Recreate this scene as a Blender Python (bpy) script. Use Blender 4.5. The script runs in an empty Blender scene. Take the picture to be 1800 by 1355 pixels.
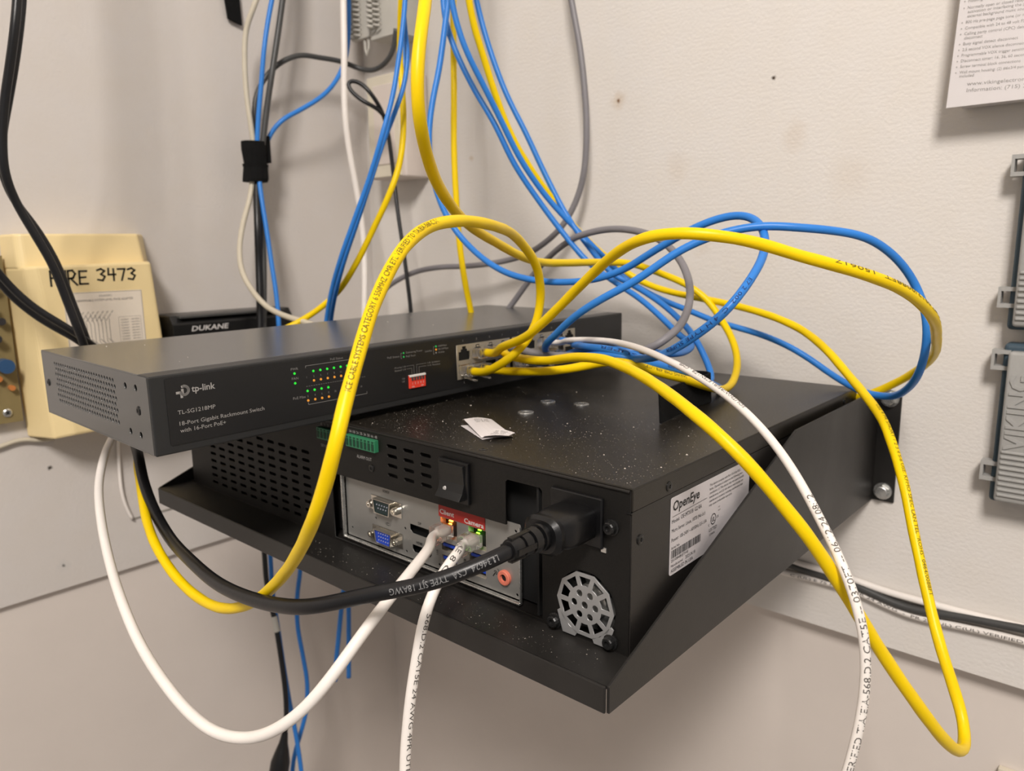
import bpy, bmesh, math, random
from mathutils import Vector, Matrix

# ------------------------------------------------------------------ scene, camera, light
SC = bpy.context.scene
COL = SC.collection
SC.view_settings.view_transform = 'Standard'
SC.view_settings.look = 'None'
SC.view_settings.gamma = 1.0
SC.view_settings.use_curve_mapping = False
SC.view_settings.exposure = 0.82

cam_data = bpy.data.cameras.new('camera')
cam = bpy.data.objects.new('camera', cam_data)
COL.objects.link(cam)
cam.matrix_world = Matrix(((0.7509756, -0.1096783, 0.6511576, 0.845078),
                           (0.6602184, 0.1428369, -0.7373665, -0.667502),
                           (-0.0121362, 0.9836505, 0.1796787, 0.346239),
                           (0, 0, 0, 1)))
cam_data.sensor_width = 9.8
cam_data.lens = 1323.23 / 1800 * 9.8
cam_data.clip_start = 0.01
cam_data.dof.use_dof = True
cam_data.dof.focus_distance = 0.39
cam_data.dof.aperture_fstop = 3.6
SC.camera = cam

world = bpy.data.worlds.new('room_light')
SC.world = world
world.use_nodes = True
world.node_tree.nodes['Background'].inputs[0].default_value = (1.0, 0.94, 0.90, 1)
world.node_tree.nodes['Background'].inputs[1].default_value = 0.19


def area(name, loc, target, sx, sy, power, color):
    d = bpy.data.lights.new(name, 'AREA')
    d.shape = 'RECTANGLE'
    d.size = sx
    d.size_y = sy
    d.energy = power
    d.color = color
    o = bpy.data.objects.new(name, d)
    COL.objects.link(o)
    o.location = loc
    o.rotation_euler = (Vector(target) - Vector(loc)).to_track_quat('-Z', 'Y').to_euler()
    return o


area('ceiling_lamp', (1.45, -1.60, 1.95), (0.60, -0.40, 0.1), 0.45, 0.95, 58.0, (1.0, 0.935, 0.88))


# ------------------------------------------------------------------ materials
def rgb(r, g, b):
    f = lambda c: ((c / 255 + 0.055) / 1.055) ** 2.4 if c > 10 else c / 255 / 12.92
    return (f(r), f(g), f(b), 1)


def mat(name, col, rough=0.5, metal=0.0, noise=0.0, nscale=200.0, bump=0.0, bscale=400.0, spec=0.5, emit=None, es=0.0,
        trans=0.0, ior=1.45, coat=0.0, stretch=None, rnoise=0.0):
    m = bpy.data.materials.new(name)
    m.use_nodes = True
    nt = m.node_tree
    b = nt.nodes['Principled BSDF']
    b.inputs['Base Color'].default_value = col
    b.inputs['Roughness'].default_value = rough
    b.inputs['Metallic'].default_value = metal
    b.inputs['Specular IOR Level'].default_value = spec
    b.inputs['IOR'].default_value = ior
    if trans:
        b.inputs['Transmission Weight'].default_value = trans
    if coat:
        b.inputs['Coat Weight'].default_value = coat
    if emit:
        b.inputs['Emission Color'].default_value = emit
        b.inputs['Emission Strength'].default_value = es
    tc = nt.nodes.new('ShaderNodeTexCoord')
    src = tc.outputs['Object']
    if stretch:
        mp = nt.nodes.new('ShaderNodeMapping')
        mp.inputs['Scale'].default_value = stretch
        nt.links.new(src, mp.inputs[0])
        src = mp.outputs[0]
    if noise or rnoise:
        n = nt.nodes.new('ShaderNodeTexNoise')
        n.inputs['Scale'].default_value = nscale
        n.inputs['Detail'].default_value = 4
        nt.links.new(src, n.inputs['Vector'])
        if noise:
            hsv = nt.nodes.new('ShaderNodeHueSaturation')
            hsv.inputs['Color'].default_value = col
            mr = nt.nodes.new('ShaderNodeMapRange')
            mr.inputs[1].default_value = 0.25
            mr.inputs[2].default_value = 0.75
            mr.inputs[3].default_value = 1 - noise
            mr.inputs[4].default_value = 1 + noise
            nt.links.new(n.outputs[0], mr.inputs[0])
            nt.links.new(mr.outputs[0], hsv.inputs['Value'])
            nt.links.new(hsv.outputs[0], b.inputs['Base Color'])
        if rnoise:
            mr2 = nt.nodes.new('ShaderNodeMapRange')
            mr2.inputs[3].default_value = rough - rnoise
            mr2.inputs[4].default_value = rough + rnoise
            nt.links.new(n.outputs[0], mr2.inputs[0])
            nt.links.new(mr2.outputs[0], b.inputs['Roughness'])
    if bump:
        n2 = nt.nodes.new('ShaderNodeTexNoise')
        n2.inputs['Scale'].default_value = bscale
        n2.inputs['Detail'].default_value = 3
        bp = nt.nodes.new('ShaderNodeBump')
        bp.inputs['Strength'].default_value = bump
        bp.inputs['Distance'].default_value = 0.0006
        nt.links.new(src, n2.inputs['Vector'])
        nt.links.new(n2.outputs[0], bp.inputs['Height'])
        nt.links.new(bp.outputs[0], b.inputs['Normal'])
    return m


def wall_material(name, col, marks, stains):
    """painted board: orange-peel bump, brush lines, faint tan stains and screw marks"""
    m = mat(name, col, 0.55, spec=0.3)
    nt = m.node_tree
    N, Lk = nt.nodes, nt.links
    b = N['Principled BSDF']
    tc = N.new('ShaderNodeTexCoord')
    n1 = N.new('ShaderNodeTexNoise'); n1.inputs['Scale'].default_value = 330; n1.inputs['Detail'].default_value = 4
    n2 = N.new('ShaderNodeTexNoise'); n2.inputs['Scale'].default_value = 26; n2.inputs['Detail'].default_value = 2
    mp = N.new('ShaderNodeMapping'); mp.inputs['Scale'].default_value = (1, 1, 7)
    n3 = N.new('ShaderNodeTexNoise'); n3.inputs['Scale'].default_value = 60; n3.inputs['Detail'].default_value = 5
    Lk.new(tc.outputs['Object'], n1.inputs['Vector']); Lk.new(tc.outputs['Object'], n2.inputs['Vector'])
    Lk.new(tc.outputs['Object'], mp.inputs[0]); Lk.new(mp.outputs[0], n3.inputs['Vector'])
    a1 = N.new('ShaderNodeMath'); a1.operation = 'MULTIPLY_ADD'; a1.inputs[1].default_value = 0.45
    Lk.new(n3.outputs[0], a1.inputs[0]); Lk.new(n1.outputs[0], a1.inputs[2])
    bp = N.new('ShaderNodeBump'); bp.inputs['Strength'].default_value = 0.30; bp.inputs['Distance'].default_value = 0.0010
    Lk.new(a1.outputs[0], bp.inputs['Height']); Lk.new(bp.outputs[0], b.inputs['Normal'])
    cr = N.new('ShaderNodeMapRange'); cr.inputs[1].default_value = 0.35; cr.inputs[2].default_value = 0.75
    cr.inputs[3].default_value = 0.0; cr.inputs[4].default_value = 0.10
    Lk.new(n2.outputs[0], cr.inputs[0])
    mx = N.new('ShaderNodeMix'); mx.data_type = 'RGBA'
    mx.inputs[6].default_value = col
    mx.inputs[7].default_value = (col[0] * 0.9, col[1] * 0.8, col[2] * 0.62, 1)
    Lk.new(cr.outputs[0], mx.inputs[0])
    cur = mx.outputs[2]
    for pos, r, c, strength in stains + marks:
        sb = N.new('ShaderNodeVectorMath'); sb.operation = 'SUBTRACT'; sb.inputs[1].default_value = pos
        Lk.new(tc.outputs['Object'], sb.inputs[0])
        ds = N.new('ShaderNodeVectorMath'); ds.operation = 'LENGTH'
        Lk.new(sb.outputs[0], ds.inputs[0])
        nz = N.new('ShaderNodeTexNoise'); nz.inputs['Scale'].default_value = 0.9 / r; nz.inputs['Detail'].default_value = 3
        Lk.new(tc.outputs['Object'], nz.inputs['Vector'])
        ad = N.new('ShaderNodeMath'); ad.operation = 'MULTIPLY_ADD'; ad.inputs[1].default_value = r * 1.4
        Lk.new(nz.outputs[0], ad.inputs[0]); Lk.new(ds.outputs['Value'], ad.inputs[2])
        mr = N.new('ShaderNodeMapRange'); mr.inputs[1].default_value = r * 1.0; mr.inputs[2].default_value = r * 1.75
        mr.inputs[3].default_value = strength; mr.inputs[4].default_value = 0.0
        Lk.new(ad.outputs[0], mr.inputs[0])
        m2 = N.new('ShaderNodeMix'); m2.data_type = 'RGBA'; m2.inputs[7].default_value = c
        Lk.new(mr.outputs[0], m2.inputs[0]); Lk.new(cur, m2.inputs[6])
        cur = m2.outputs[2]
    Lk.new(cur, b.inputs['Base Color'])
    return m


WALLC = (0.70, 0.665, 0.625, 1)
TAN = (0.50, 0.36, 0.22, 1)
RUST = (0.16, 0.07, 0.02, 1)
M = {
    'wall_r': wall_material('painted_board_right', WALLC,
        [((0.4026, 0, 0.4901), 0.0026, RUST, 0.9), ((0.5619, 0, 0.4881), 0.0024, (0.05, 0.03, 0.015, 1), 1.0)],
        [((0.4026, 0, 0.4905), 0.010, TAN, 0.35), ((0.582, 0, 0.437), 0.014, TAN, 0.18), ((0.50, 0, 0.345), 0.010, TAN, 0.15),
         ((0.47, 0, 0.42), 0.016, TAN, 0.13), ((0.63, 0, 0.40), 0.02, TAN, 0.10), ((0.1955, 0, 0.452), 0.004, TAN, 0.4)]),
    'wall_l_dimmed': wall_material('painted_board_left_dimmed', (0.62, 0.58, 0.545, 1),  # same board paint, darkened to stand in for weaker light on this wall
        [((0, -0.4243, 0.1314), 0.0028, (0.03, 0.025, 0.02, 1), 1.0), ((0, -0.4231, 0.0249), 0.002, (0.12, 0.11, 0.1, 1), 0.9),
         ((0, -0.372, 0.606), 0.0016, RUST, 0.8)],
        [((0, -0.4231, 0.0249), 0.007, (0.55, 0.53, 0.5, 1), 0.6)]),
    'wall_low': mat('painted_plaster', (0.68, 0.615, 0.56, 1), 0.6, noise=0.02, nscale=14, bump=0.25, bscale=120, spec=0.3),
    'floor': mat('vinyl_floor', (0.25, 0.23, 0.21, 1), 0.5, noise=0.1, nscale=6),
    'ceiling': mat('ceiling_tile', (0.75, 0.73, 0.7, 1), 0.9, bump=0.5, bscale=90),
    'yellow': mat('yellow_jacket', (0.83, 0.575, 0.001, 1), 0.38, noise=0.03, nscale=60, spec=0.28),
    'blue': mat('blue_jacket', (0.028, 0.195, 0.60, 1), 0.38, noise=0.04, nscale=60, spec=0.4),
    'white': mat('white_jacket', (0.80, 0.75, 0.70, 1), 0.42, noise=0.02, nscale=60),
    'cream': mat('cream_jacket', (0.52, 0.47, 0.37, 1), 0.45, noise=0.05, nscale=60),
    'grey': mat('grey_jacket', (0.20, 0.19, 0.20, 1), 0.45, noise=0.05, nscale=60),
    'dgrey': mat('charcoal_jacket', (0.055, 0.055, 0.053, 1), 0.42, noise=0.1, nscale=60),
    'cord': mat('black_rubber_cord', (0.0055, 0.0055, 0.0065, 1), 0.36, noise=0.2, nscale=90, bump=0.1, bscale=300),
    'plug_black': mat('moulded_black_plug', (0.0045, 0.0045, 0.005, 1), 0.34, noise=0.2, nscale=120, bump=0.15, bscale=500),
    'nvr': mat('black_powder_coat', (0.0125, 0.0110, 0.0100, 1), 0.40, noise=0.15, nscale=700, bump=0.12, bscale=1600, rnoise=0.05),
    'nvr_face_shaded': mat('black_powder_coat_shaded_face', (0.0085, 0.0078, 0.0070, 1), 0.5, noise=0.15, nscale=700, bump=0.12, bscale=1600, spec=0.3),  # same coat, darker: shading of the front side put into the colour
    'nvr_top': mat('black_powder_coat_top', (0.0115, 0.0095, 0.0070, 1), 0.36, noise=0.15, nscale=700, bump=0.10, bscale=1600, rnoise=0.06),
    'shelf': mat('black_painted_steel', (0.0155, 0.0142, 0.0130, 1), 0.42, noise=0.35, nscale=30, bump=0.06, bscale=900, rnoise=0.10),
    'inside': mat('unlit_cavity_black', (0.004, 0.004, 0.004, 1), 0.8),  # near-black colour stands in for the shade inside openings
    'switch': mat('grey_painted_steel', (0.105, 0.104, 0.102, 1), 0.24, metal=0.35, noise=0.05, nscale=500, rnoise=0.03, spec=0.8),
    'switch_front': mat('dark_front_bezel', (0.020, 0.0205, 0.021, 1), 0.42, noise=0.05, nscale=500),
    'switch_film': mat('black_front_film', (0.0115, 0.0115, 0.012, 1), 0.38, noise=0.05, nscale=500),
    'print_grey': mat('light_grey_print', (0.33, 0.315, 0.30, 1), 0.6),
    'print_dim': mat('dim_grey_print', (0.22, 0.21, 0.20, 1), 0.6),
    'print_white': mat('white_print', (0.60, 0.58, 0.56, 1), 0.6),
    'print_black': mat('black_print', (0.012, 0.012, 0.012, 1), 0.6),
    'print_yellow_cable': mat('ink_on_yellow_jacket', (0.13, 0.10, 0.004, 1), 0.6),
    'print_white_cable': mat('ink_on_white_jacket', (0.10, 0.09, 0.08, 1), 0.6),
    'print_blue_cable': mat('ink_on_blue_jacket', (0.005, 0.03, 0.14, 1), 0.6),
    'print_cord': mat('ink_on_black_cord', (0.20, 0.20, 0.20, 1), 0.6),
    'ink': mat('marker_ink', (0.008, 0.008, 0.008, 1), 0.5),
    'steel': mat('brushed_steel_shield', (0.30, 0.295, 0.28, 1), 0.38, metal=0.6, noise=0.05, nscale=80, rnoise=0.08),
    'zinc': mat('zinc_plated_steel', (0.62, 0.62, 0.60, 1), 0.28, metal=0.9, noise=0.1, nscale=300, rnoise=0.1),
    'chrome': mat('bright_nickel', (0.65, 0.62, 0.56, 1), 0.2, metal=1.0),
    'screw': mat('black_screw', (0.03, 0.03, 0.03, 1), 0.25, metal=0.6),
    'fan': mat('silver_fan_plate', (0.36, 0.36, 0.36, 1), 0.40, metal=0.5, noise=0.04, nscale=200),
    'green_block': mat('green_terminal_plastic', (0.03, 0.19, 0.09, 1), 0.45),
    'green_dark': mat('slot_shade_patch', (0.004, 0.04, 0.02, 1), 0.6),  # darker copy of the block green, shade of the slots as colour
    'vga_blue': mat('blue_connector_plastic', (0.01, 0.05, 0.42, 1), 0.4),
    'db9': mat('dark_green_connector_plastic', (0.006, 0.02, 0.022, 1), 0.35),
    'pin': mat('socket_pin', (0.35, 0.36, 0.42, 1), 0.4),
    'red_label': mat('red_label', (0.40, 0.022, 0.016, 1), 0.5),
    'pink': mat('pink_plastic', (0.62, 0.17, 0.11, 1), 0.45),
    'red_dip': mat('red_plastic', (0.75, 0.055, 0.03, 1), 0.45),
    'white_plastic': mat('white_plastic', (0.7, 0.67, 0.63, 1), 0.45),
    'jack_metal': mat('jack_shell_metal', (0.40, 0.36, 0.29, 1), 0.42, metal=0.45, noise=0.06, nscale=300),
    'clear': mat('clear_plastic', (0.93, 0.90, 0.86, 1), 0.08, trans=0.92, ior=1.49),
    'gold': mat('gold_contacts', (0.8, 0.5, 0.15, 1), 0.3, metal=1.0),
    'led_green': mat('green_led', (0.01, 0.25, 0.02, 1), 0.3, emit=(0.03, 0.9, 0.05, 1), es=0.42),
    'led_green_dim': mat('dim_green_led', (0.02, 0.2, 0.05, 1), 0.3, emit=(0.03, 0.6, 0.12, 1), es=0.2),
    'led_orange': mat('orange_led', (0.3, 0.12, 0.02, 1), 0.3, emit=(1.0, 0.38, 0.04, 1), es=0.33),
    'led_amber_hot': mat('lit_amber_led', (1, 0.4, 0.1, 1), 0.3, emit=(1.0, 0.22, 0.02, 1), es=9.0),
    'led_green_hot': mat('lit_green_led', (0.3, 1, 0.1, 1), 0.3, emit=(0.22, 1.0, 0.03, 1), es=3.2),
    'label': mat('silver_white_label', (0.56, 0.53, 0.54, 1), 0.42, noise=0.02, nscale=20),
    'paper': mat('white_paper', (0.67, 0.635, 0.63, 1), 0.6, noise=0.02, nscale=20),
    'paper_cream': mat('card_paper', (0.74, 0.66, 0.55, 1), 0.6, noise=0.03, nscale=60),
    'velcro': mat('black_hook_and_loop', (0.006, 0.006, 0.006, 1), 0.9, noise=0.5, nscale=900, bump=1.0, bscale=1500, spec=0.2),
    'beige': mat('aged_beige_plastic', (0.80, 0.64, 0.34, 1), 0.42, noise=0.05, nscale=18, bump=0.05, bscale=50),
    'pcb': mat('brown_circuit_board', (0.22, 0.17, 0.075, 1), 0.45, noise=0.15, nscale=60),
    'cap_blue': mat('blue_capacitor', (0.03, 0.08, 0.18, 1), 0.35),
    'comp_dark': mat('dark_component', (0.03, 0.028, 0.03, 1), 0.4),
    'comp_orange': mat('orange_component', (0.5, 0.18, 0.05, 1), 0.4),
    'dukane': mat('black_gloss_plastic', (0.010, 0.010, 0.010, 1), 0.30),
    'ivory': mat('ivory_plastic', (0.66, 0.60, 0.48, 1), 0.42, noise=0.03, nscale=30),
    'offwhite': mat('off_white_plastic', (0.66, 0.58, 0.52, 1), 0.42, noise=0.03, nscale=30),
    'clipw': mat('grey_white_plastic', (0.50, 0.48, 0.43, 1), 0.5, noise=0.05, nscale=60),
    'viking': mat('grey_cover_plastic', (0.36, 0.355, 0.34, 1), 0.45, noise=0.03, nscale=400, bump=0.1, bscale=900),
    'viking_base': mat('blue_grey_base_plastic', (0.045, 0.075, 0.10, 1), 0.5),
    'dust': mat('dust_specks', (0.55, 0.50, 0.43, 1), 0.8),
    'dust_small': mat('fine_dust', (0.22, 0.20, 0.17, 1), 0.9),
    'seam': mat('dark_seam', (0.28, 0.26, 0.23, 1), 0.8),  # dark tone of the panel joint line
    'rubber_foot': mat('clear_rubber_foot', (0.6, 0.65, 0.6, 1), 0.2, trans=0.5),
}
M['yellow_bump'] = M['yellow']


# ------------------------------------------------------------------ mesh helpers
class G:
    def __init__(self):
        self.bm = bmesh.new()

    def box(self, a, b, bev=0.0, seg=2, mtx=None):
        r = bmesh.ops.create_cube(self.bm, size=1.0)
        vs = r['verts']
        c = [(a[i] + b[i]) / 2 for i in range(3)]
        s = [abs(b[i] - a[i]) for i in range(3)]
        for v in vs:
            v.co = Vector((c[0] + v.co.x * s[0], c[1] + v.co.y * s[1], c[2] + v.co.z * s[2]))
        if bev:
            es = list({e for v in vs for e in v.link_edges})
            rr = bmesh.ops.bevel(self.bm, geom=es, offset=bev, segments=seg, affect='EDGES', profile=0.5)
            vs = list({v for f in rr['faces'] for v in f.verts} | {v for v in vs if v.is_valid})
        if mtx:
            for v in vs:
                v.co = mtx @ v.co
        return self

    def cyl(self, p0, p1, r, r2=None, seg=20, cap=True):
        p0, p1 = Vector(p0), Vector(p1)
        d = p1 - p0
        q = d.to_track_quat('Z', 'Y').to_matrix().to_4x4()
        r2 = r if r2 is None else r2
        mtx = Matrix.Translation((p0 + p1) / 2) @ q
        bmesh.ops.create_cone(self.bm, cap_ends=cap, segments=seg, radius1=r, radius2=r2, depth=d.length, matrix=mtx)
        return self

    def ball(self, c, r, sc=(1, 1, 1), seg=12):
        mtx = Matrix.Translation(c) @ Matrix.Diagonal((sc[0], sc[1], sc[2], 1))
        bmesh.ops.create_uvsphere(self.bm, u_segments=seg, v_segments=max(6, seg // 2 + 2), radius=r, matrix=mtx)
        return self

    def lathe(self, prof, p0, axis, seg=24):
        """prof: (dist along axis, radius)"""
        axis = Vector(axis).normalized()
        q = axis.to_track_quat('Z', 'Y').to_matrix()
        rings = []
        for (t, r) in prof:
            ring = []
            for k in range(seg):
                a = 2 * math.pi * k / seg
                ring.append(self.bm.verts.new(Vector(p0) + q @ Vector((r * math.cos(a), r * math.sin(a), t))))
            rings.append(ring)
        for i in range(len(rings) - 1):
            for k in range(seg):
                self.bm.faces.new((rings[i][k], rings[i][(k + 1) % seg], rings[i + 1][(k + 1) % seg], rings[i + 1][k]))
        self.bm.faces.new(list(reversed(rings[0])))
        self.bm.faces.new(rings[-1])
        return self

    def loft(self, loops, close=True):
        rs = [[self.bm.verts.new(Vector(p)) for p in lp] for lp in loops]
        n = len(rs[0])
        for i in range(len(rs) - 1):
            for k in range(n):
                self.bm.faces.new((rs[i][k], rs[i][(k + 1) % n], rs[i + 1][(k + 1) % n], rs[i + 1][k]))
        if close:
            self.bm.faces.new(list(reversed(rs[0])))
            self.bm.faces.new(rs[-1])
        return self

    def prism(self, pts, fn, t0, t1):
        """extrude 2D outline; fn(x, y, t) -> point"""
        return self.loft([[fn(x, y, t0) for x, y in pts], [fn(x, y, t1) for x, y in pts]])

    def quad(self, *pts):
        self.bm.faces.new([self.bm.verts.new(Vector(p)) for p in pts])
        return self

    def tube(self, pts, r, n=10, caps=True):
        v, f = tube_mesh(pts, r, n, caps)
        vs = [self.bm.verts.new(p) for p in v]
        for q in f:
            self.bm.faces.new([vs[i] for i in q])
        return self

    def build(self, name, m, parent=None, smooth=False, bevel=0.0):
        bmesh.ops.recalc_face_normals(self.bm, faces=self.bm.faces)
        me = bpy.data.meshes.new(name)
        self.bm.to_mesh(me)
        self.bm.free()
        return link(name, me, m, parent, smooth, bevel)


def link(name, me, m, parent=None, smooth=False, bevel=0.0):
    me.materials.clear()
    me.materials.append(M[m] if isinstance(m, str) else m)
    if smooth:
        for pl in me.polygons:
            pl.use_smooth = True
        try:
            me.set_sharp_from_angle(angle=math.radians(38))
        except Exception:
            pass
    o = bpy.data.objects.new(name, me)
    COL.objects.link(o)
    o.parent = parent
    if bevel:
        b = o.modifiers.new('bevel', 'BEVEL')
        b.width = bevel
        b.segments = 2
        b.limit_method = 'ANGLE'
    return o


def tag(o, label, cat, group=None, kind=None):
    if label:
        o['label'] = label
    if cat:
        o['category'] = cat
    if group:
        o['group'] = group
    if kind:
        o['kind'] = kind
    return o


def empty(name, loc, label, cat, group=None, mtx=None):
    o = bpy.data.objects.new(name, None)
    o.empty_display_size = 0.02
    COL.objects.link(o)
    if mtx is not None:
        o.matrix_world = mtx
    else:
        o.location = loc
    return tag(o, label, cat, group)


def struct(o):
    o['kind'] = 'structure'
    return o


def curve_mesh(outlines, thick=0.0):
    cu = bpy.data.curves.new('tmp', 'CURVE')
    cu.dimensions = '2D'
    cu.fill_mode = 'BOTH'
    cu.extrude = thick / 2
    for pts in outlines:
        s = cu.splines.new('POLY')
        s.points.add(len(pts) - 1)
        for i, (x, y) in enumerate(pts):
            s.points[i].co = (x * 100, y * 100, 0, 1)
        s.use_cyclic_u = True
    cu.extrude = thick * 50
    o = bpy.data.objects.new('tmp', cu)
    COL.objects.link(o)
    dg = bpy.context.evaluated_depsgraph_get()
    dg.update()
    me = bpy.data.meshes.new_from_object(o.evaluated_get(dg))
    for v in me.vertices:
        v.co /= 100
    bpy.data.objects.remove(o)
    bpy.data.curves.remove(cu)
    return me


def plate(name, m, outlines, thick, fn, parent=None, smooth=False):
    """flat sheet with real holes; fn(x, y, t) -> point, t in -thick/2..thick/2"""
    me = curve_mesh(outlines, thick)
    for v in me.vertices:
        v.co = Vector(fn(v.co.x, v.co.y, v.co.z))
    bm = bmesh.new()
    bm.from_mesh(me)
    bmesh.ops.remove_doubles(bm, verts=bm.verts, dist=1e-7)
    bmesh.ops.recalc_face_normals(bm, faces=bm.faces)
    bm.to_mesh(me)
    bm.free()
    me.name = name
    return link(name, me, m, parent, smooth)


def ngon(cx, cy, r, n=12, a0=0.0, sx=1.0):
    return [(cx + sx * r * math.cos(a0 + 2 * math.pi * k / n), cy + r * math.sin(a0 + 2 * math.pi * k / n)) for k in range(n)]


def slot(cx, cy, w, h, n=5):
    r = h / 2
    pts = []
    for k in range(n + 1):
        a = -math.pi / 2 + math.pi * k / n
        pts.append((cx + w / 2 - r + r * math.cos(a), cy + r * math.sin(a)))
    for k in range(n + 1):
        a = math.pi / 2 + math.pi * k / n
        pts.append((cx - w / 2 + r + r * math.cos(a), cy + r * math.sin(a)))
    return pts


def rect(x0, y0, x1, y1, r=0.0, n=3):
    if r <= 0:
        return [(x0, y0), (x1, y0), (x1, y1), (x0, y1)]
    pts = []
    for cx, cy, a in ((x1 - r, y0 + r, -90), (x1 - r, y1 - r, 0), (x0 + r, y1 - r, 90), (x0 + r, y0 + r, 180)):
        for k in range(n + 1):
            t = math.radians(a + 90 * k / n)
            pts.append((cx + r * math.cos(t), cy + r * math.sin(t)))
    return pts


# ------------------------------------------------------------------ lettering
_glyph = {}


def glyphs(s, bold=False):
    key = (s, bold)
    if key not in _glyph:
        cu = bpy.data.curves.new('t', 'FONT')
        cu.body = s
        cu.size = 1.0
        cu.resolution_u = 2
        if bold:
            cu.offset = 0.018
        o = bpy.data.objects.new('t', cu)
        COL.objects.link(o)
        dg = bpy.context.evaluated_depsgraph_get()
        dg.update()
        me = bpy.data.meshes.new_from_object(o.evaluated_get(dg))
        vs = [(v.co.x, v.co.y) for v in me.vertices]
        fs = [tuple(p.vertices) for p in me.polygons]
        bpy.data.objects.remove(o)
        bpy.data.curves.remove(cu)
        bpy.data.meshes.remove(me)
        x0 = min(v[0] for v in vs) if vs else 0
        vs = [(x - x0, y) for x, y in vs]
        w = max(v[0] for v in vs) if vs else 1
        _glyph[key] = (vs, fs, w)
    return _glyph[key]


CAP = 0.70   # cap height of the built-in font at size 1


class T:
    """flat lettering and line work on one surface; fn(x, y) -> point"""
    def __init__(self, fn):
        self.v, self.f, self.fn = [], [], fn

    def text(self, s, x, y, h, w=None, bold=False, shear=0.0, rot=0.0, align='l'):
        vs, fs, gw = glyphs(s, bold)
        sy = h / CAP
        sx = (w / gw) if w else sy * 0.92
        ox = {'l': 0, 'c': -gw * sx / 2, 'r': -gw * sx}[align]
        b = len(self.v)
        c, sn = math.cos(rot), math.sin(rot)
        for gx, gy in vs:
            px, py = gx * sx + ox + gy * sy * shear, gy * sy
            self.v.append(self.fn(x + px * c - py * sn, y + px * sn + py * c))
        self.f += [tuple(i + b for i in q) for q in fs]
        return self

    def rect(self, x0, y0, x1, y1):
        b = len(self.v)
        self.v += [self.fn(x0, y0), self.fn(x1, y0), self.fn(x1, y1), self.fn(x0, y1)]
        self.f.append((b, b + 1, b + 2, b + 3))
        return self

    def line(self, pts, w):
        for (xa, ya), (xb, yb) in zip(pts[:-1], pts[1:]):
            dx, dy = xb - xa, yb - ya
            l = math.hypot(dx, dy) or 1
            nx, ny = -dy / l * w / 2, dx / l * w / 2
            ex, ey = dx / l * w / 2, dy / l * w / 2
            b = len(self.v)
            self.v += [self.fn(xa + nx - ex, ya + ny - ey), self.fn(xa - nx - ex, ya - ny - ey),
                       self.fn(xb - nx + ex, yb - ny + ey), self.fn(xb + nx + ex, yb + ny + ey)]
            self.f.append((b, b + 1, b + 2, b + 3))
        return self

    def disc(self, x, y, r, n=12):
        b = len(self.v)
        self.v += [self.fn(x + r * math.cos(2 * math.pi * k / n), y + r * math.sin(2 * math.pi * k / n)) for k in range(n)]
        self.f.append(tuple(range(b, b + n)))
        return self

    def ring(self, x, y, r, w, a0=0, a1=360, n=20):
        pts = [(x + r * math.cos(math.radians(a0 + (a1 - a0) * k / n)), y + r * math.sin(math.radians(a0 + (a1 - a0) * k / n))) for k in range(n + 1)]
        return self.line(pts, w)

    def poly(self, pts):
        b = len(self.v)
        self.v += [self.fn(x, y) for x, y in pts]
        self.f.append(tuple(range(b, b + len(pts))))
        return self

    def build(self, name, m, parent=None, label=None):
        me = bpy.data.meshes.new(name)
        me.from_pydata([tuple(p) for p in self.v], [], self.f)
        o = link(name, me, m, parent)
        if label:
            o['label'] = label
        return o


# ------------------------------------------------------------------ tubes
def catmull(pts, step=0.0035):
    P = [Vector(p) for p in pts]
    P = [P[0] * 2 - P[1]] + P + [P[-1] * 2 - P[-2]]
    out = []
    for i in range(1, len(P) - 2):
        p0, p1, p2, p3 = P[i - 1], P[i], P[i + 1], P[i + 2]
        t0 = 0.0
        t1 = t0 + max((p1 - p0).length, 1e-6) ** 0.5
        t2 = t1 + max((p2 - p1).length, 1e-6) ** 0.5
        t3 = t2 + max((p3 - p2).length, 1e-6) ** 0.5
        n = max(2, int((p2 - p1).length / step))
        for k in range(n):
            t = t1 + (t2 - t1) * k / n
            A1 = p0 * ((t1 - t) / (t1 - t0)) + p1 * ((t - t0) / (t1 - t0))
            A2 = p1 * ((t2 - t) / (t2 - t1)) + p2 * ((t - t1) / (t2 - t1))
            A3 = p2 * ((t3 - t) / (t3 - t2)) + p3 * ((t - t2) / (t3 - t2))
            B1 = A1 * ((t2 - t) / (t2 - t0)) + A2 * ((t - t0) / (t2 - t0))
            B2 = A2 * ((t3 - t) / (t3 - t1)) + A3 * ((t - t1) / (t3 - t1))
            out.append(B1 * ((t2 - t) / (t2 - t1)) + B2 * ((t - t1) / (t2 - t1)))
    out.append(P[-2])
    # relax small depth wobbles
    for _ in range(6):
        out = [out[0]] + [(out[i - 1] + out[i] * 2 + out[i + 1]) / 4 for i in range(1, len(out) - 1)] + [out[-1]]
    return out


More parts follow.
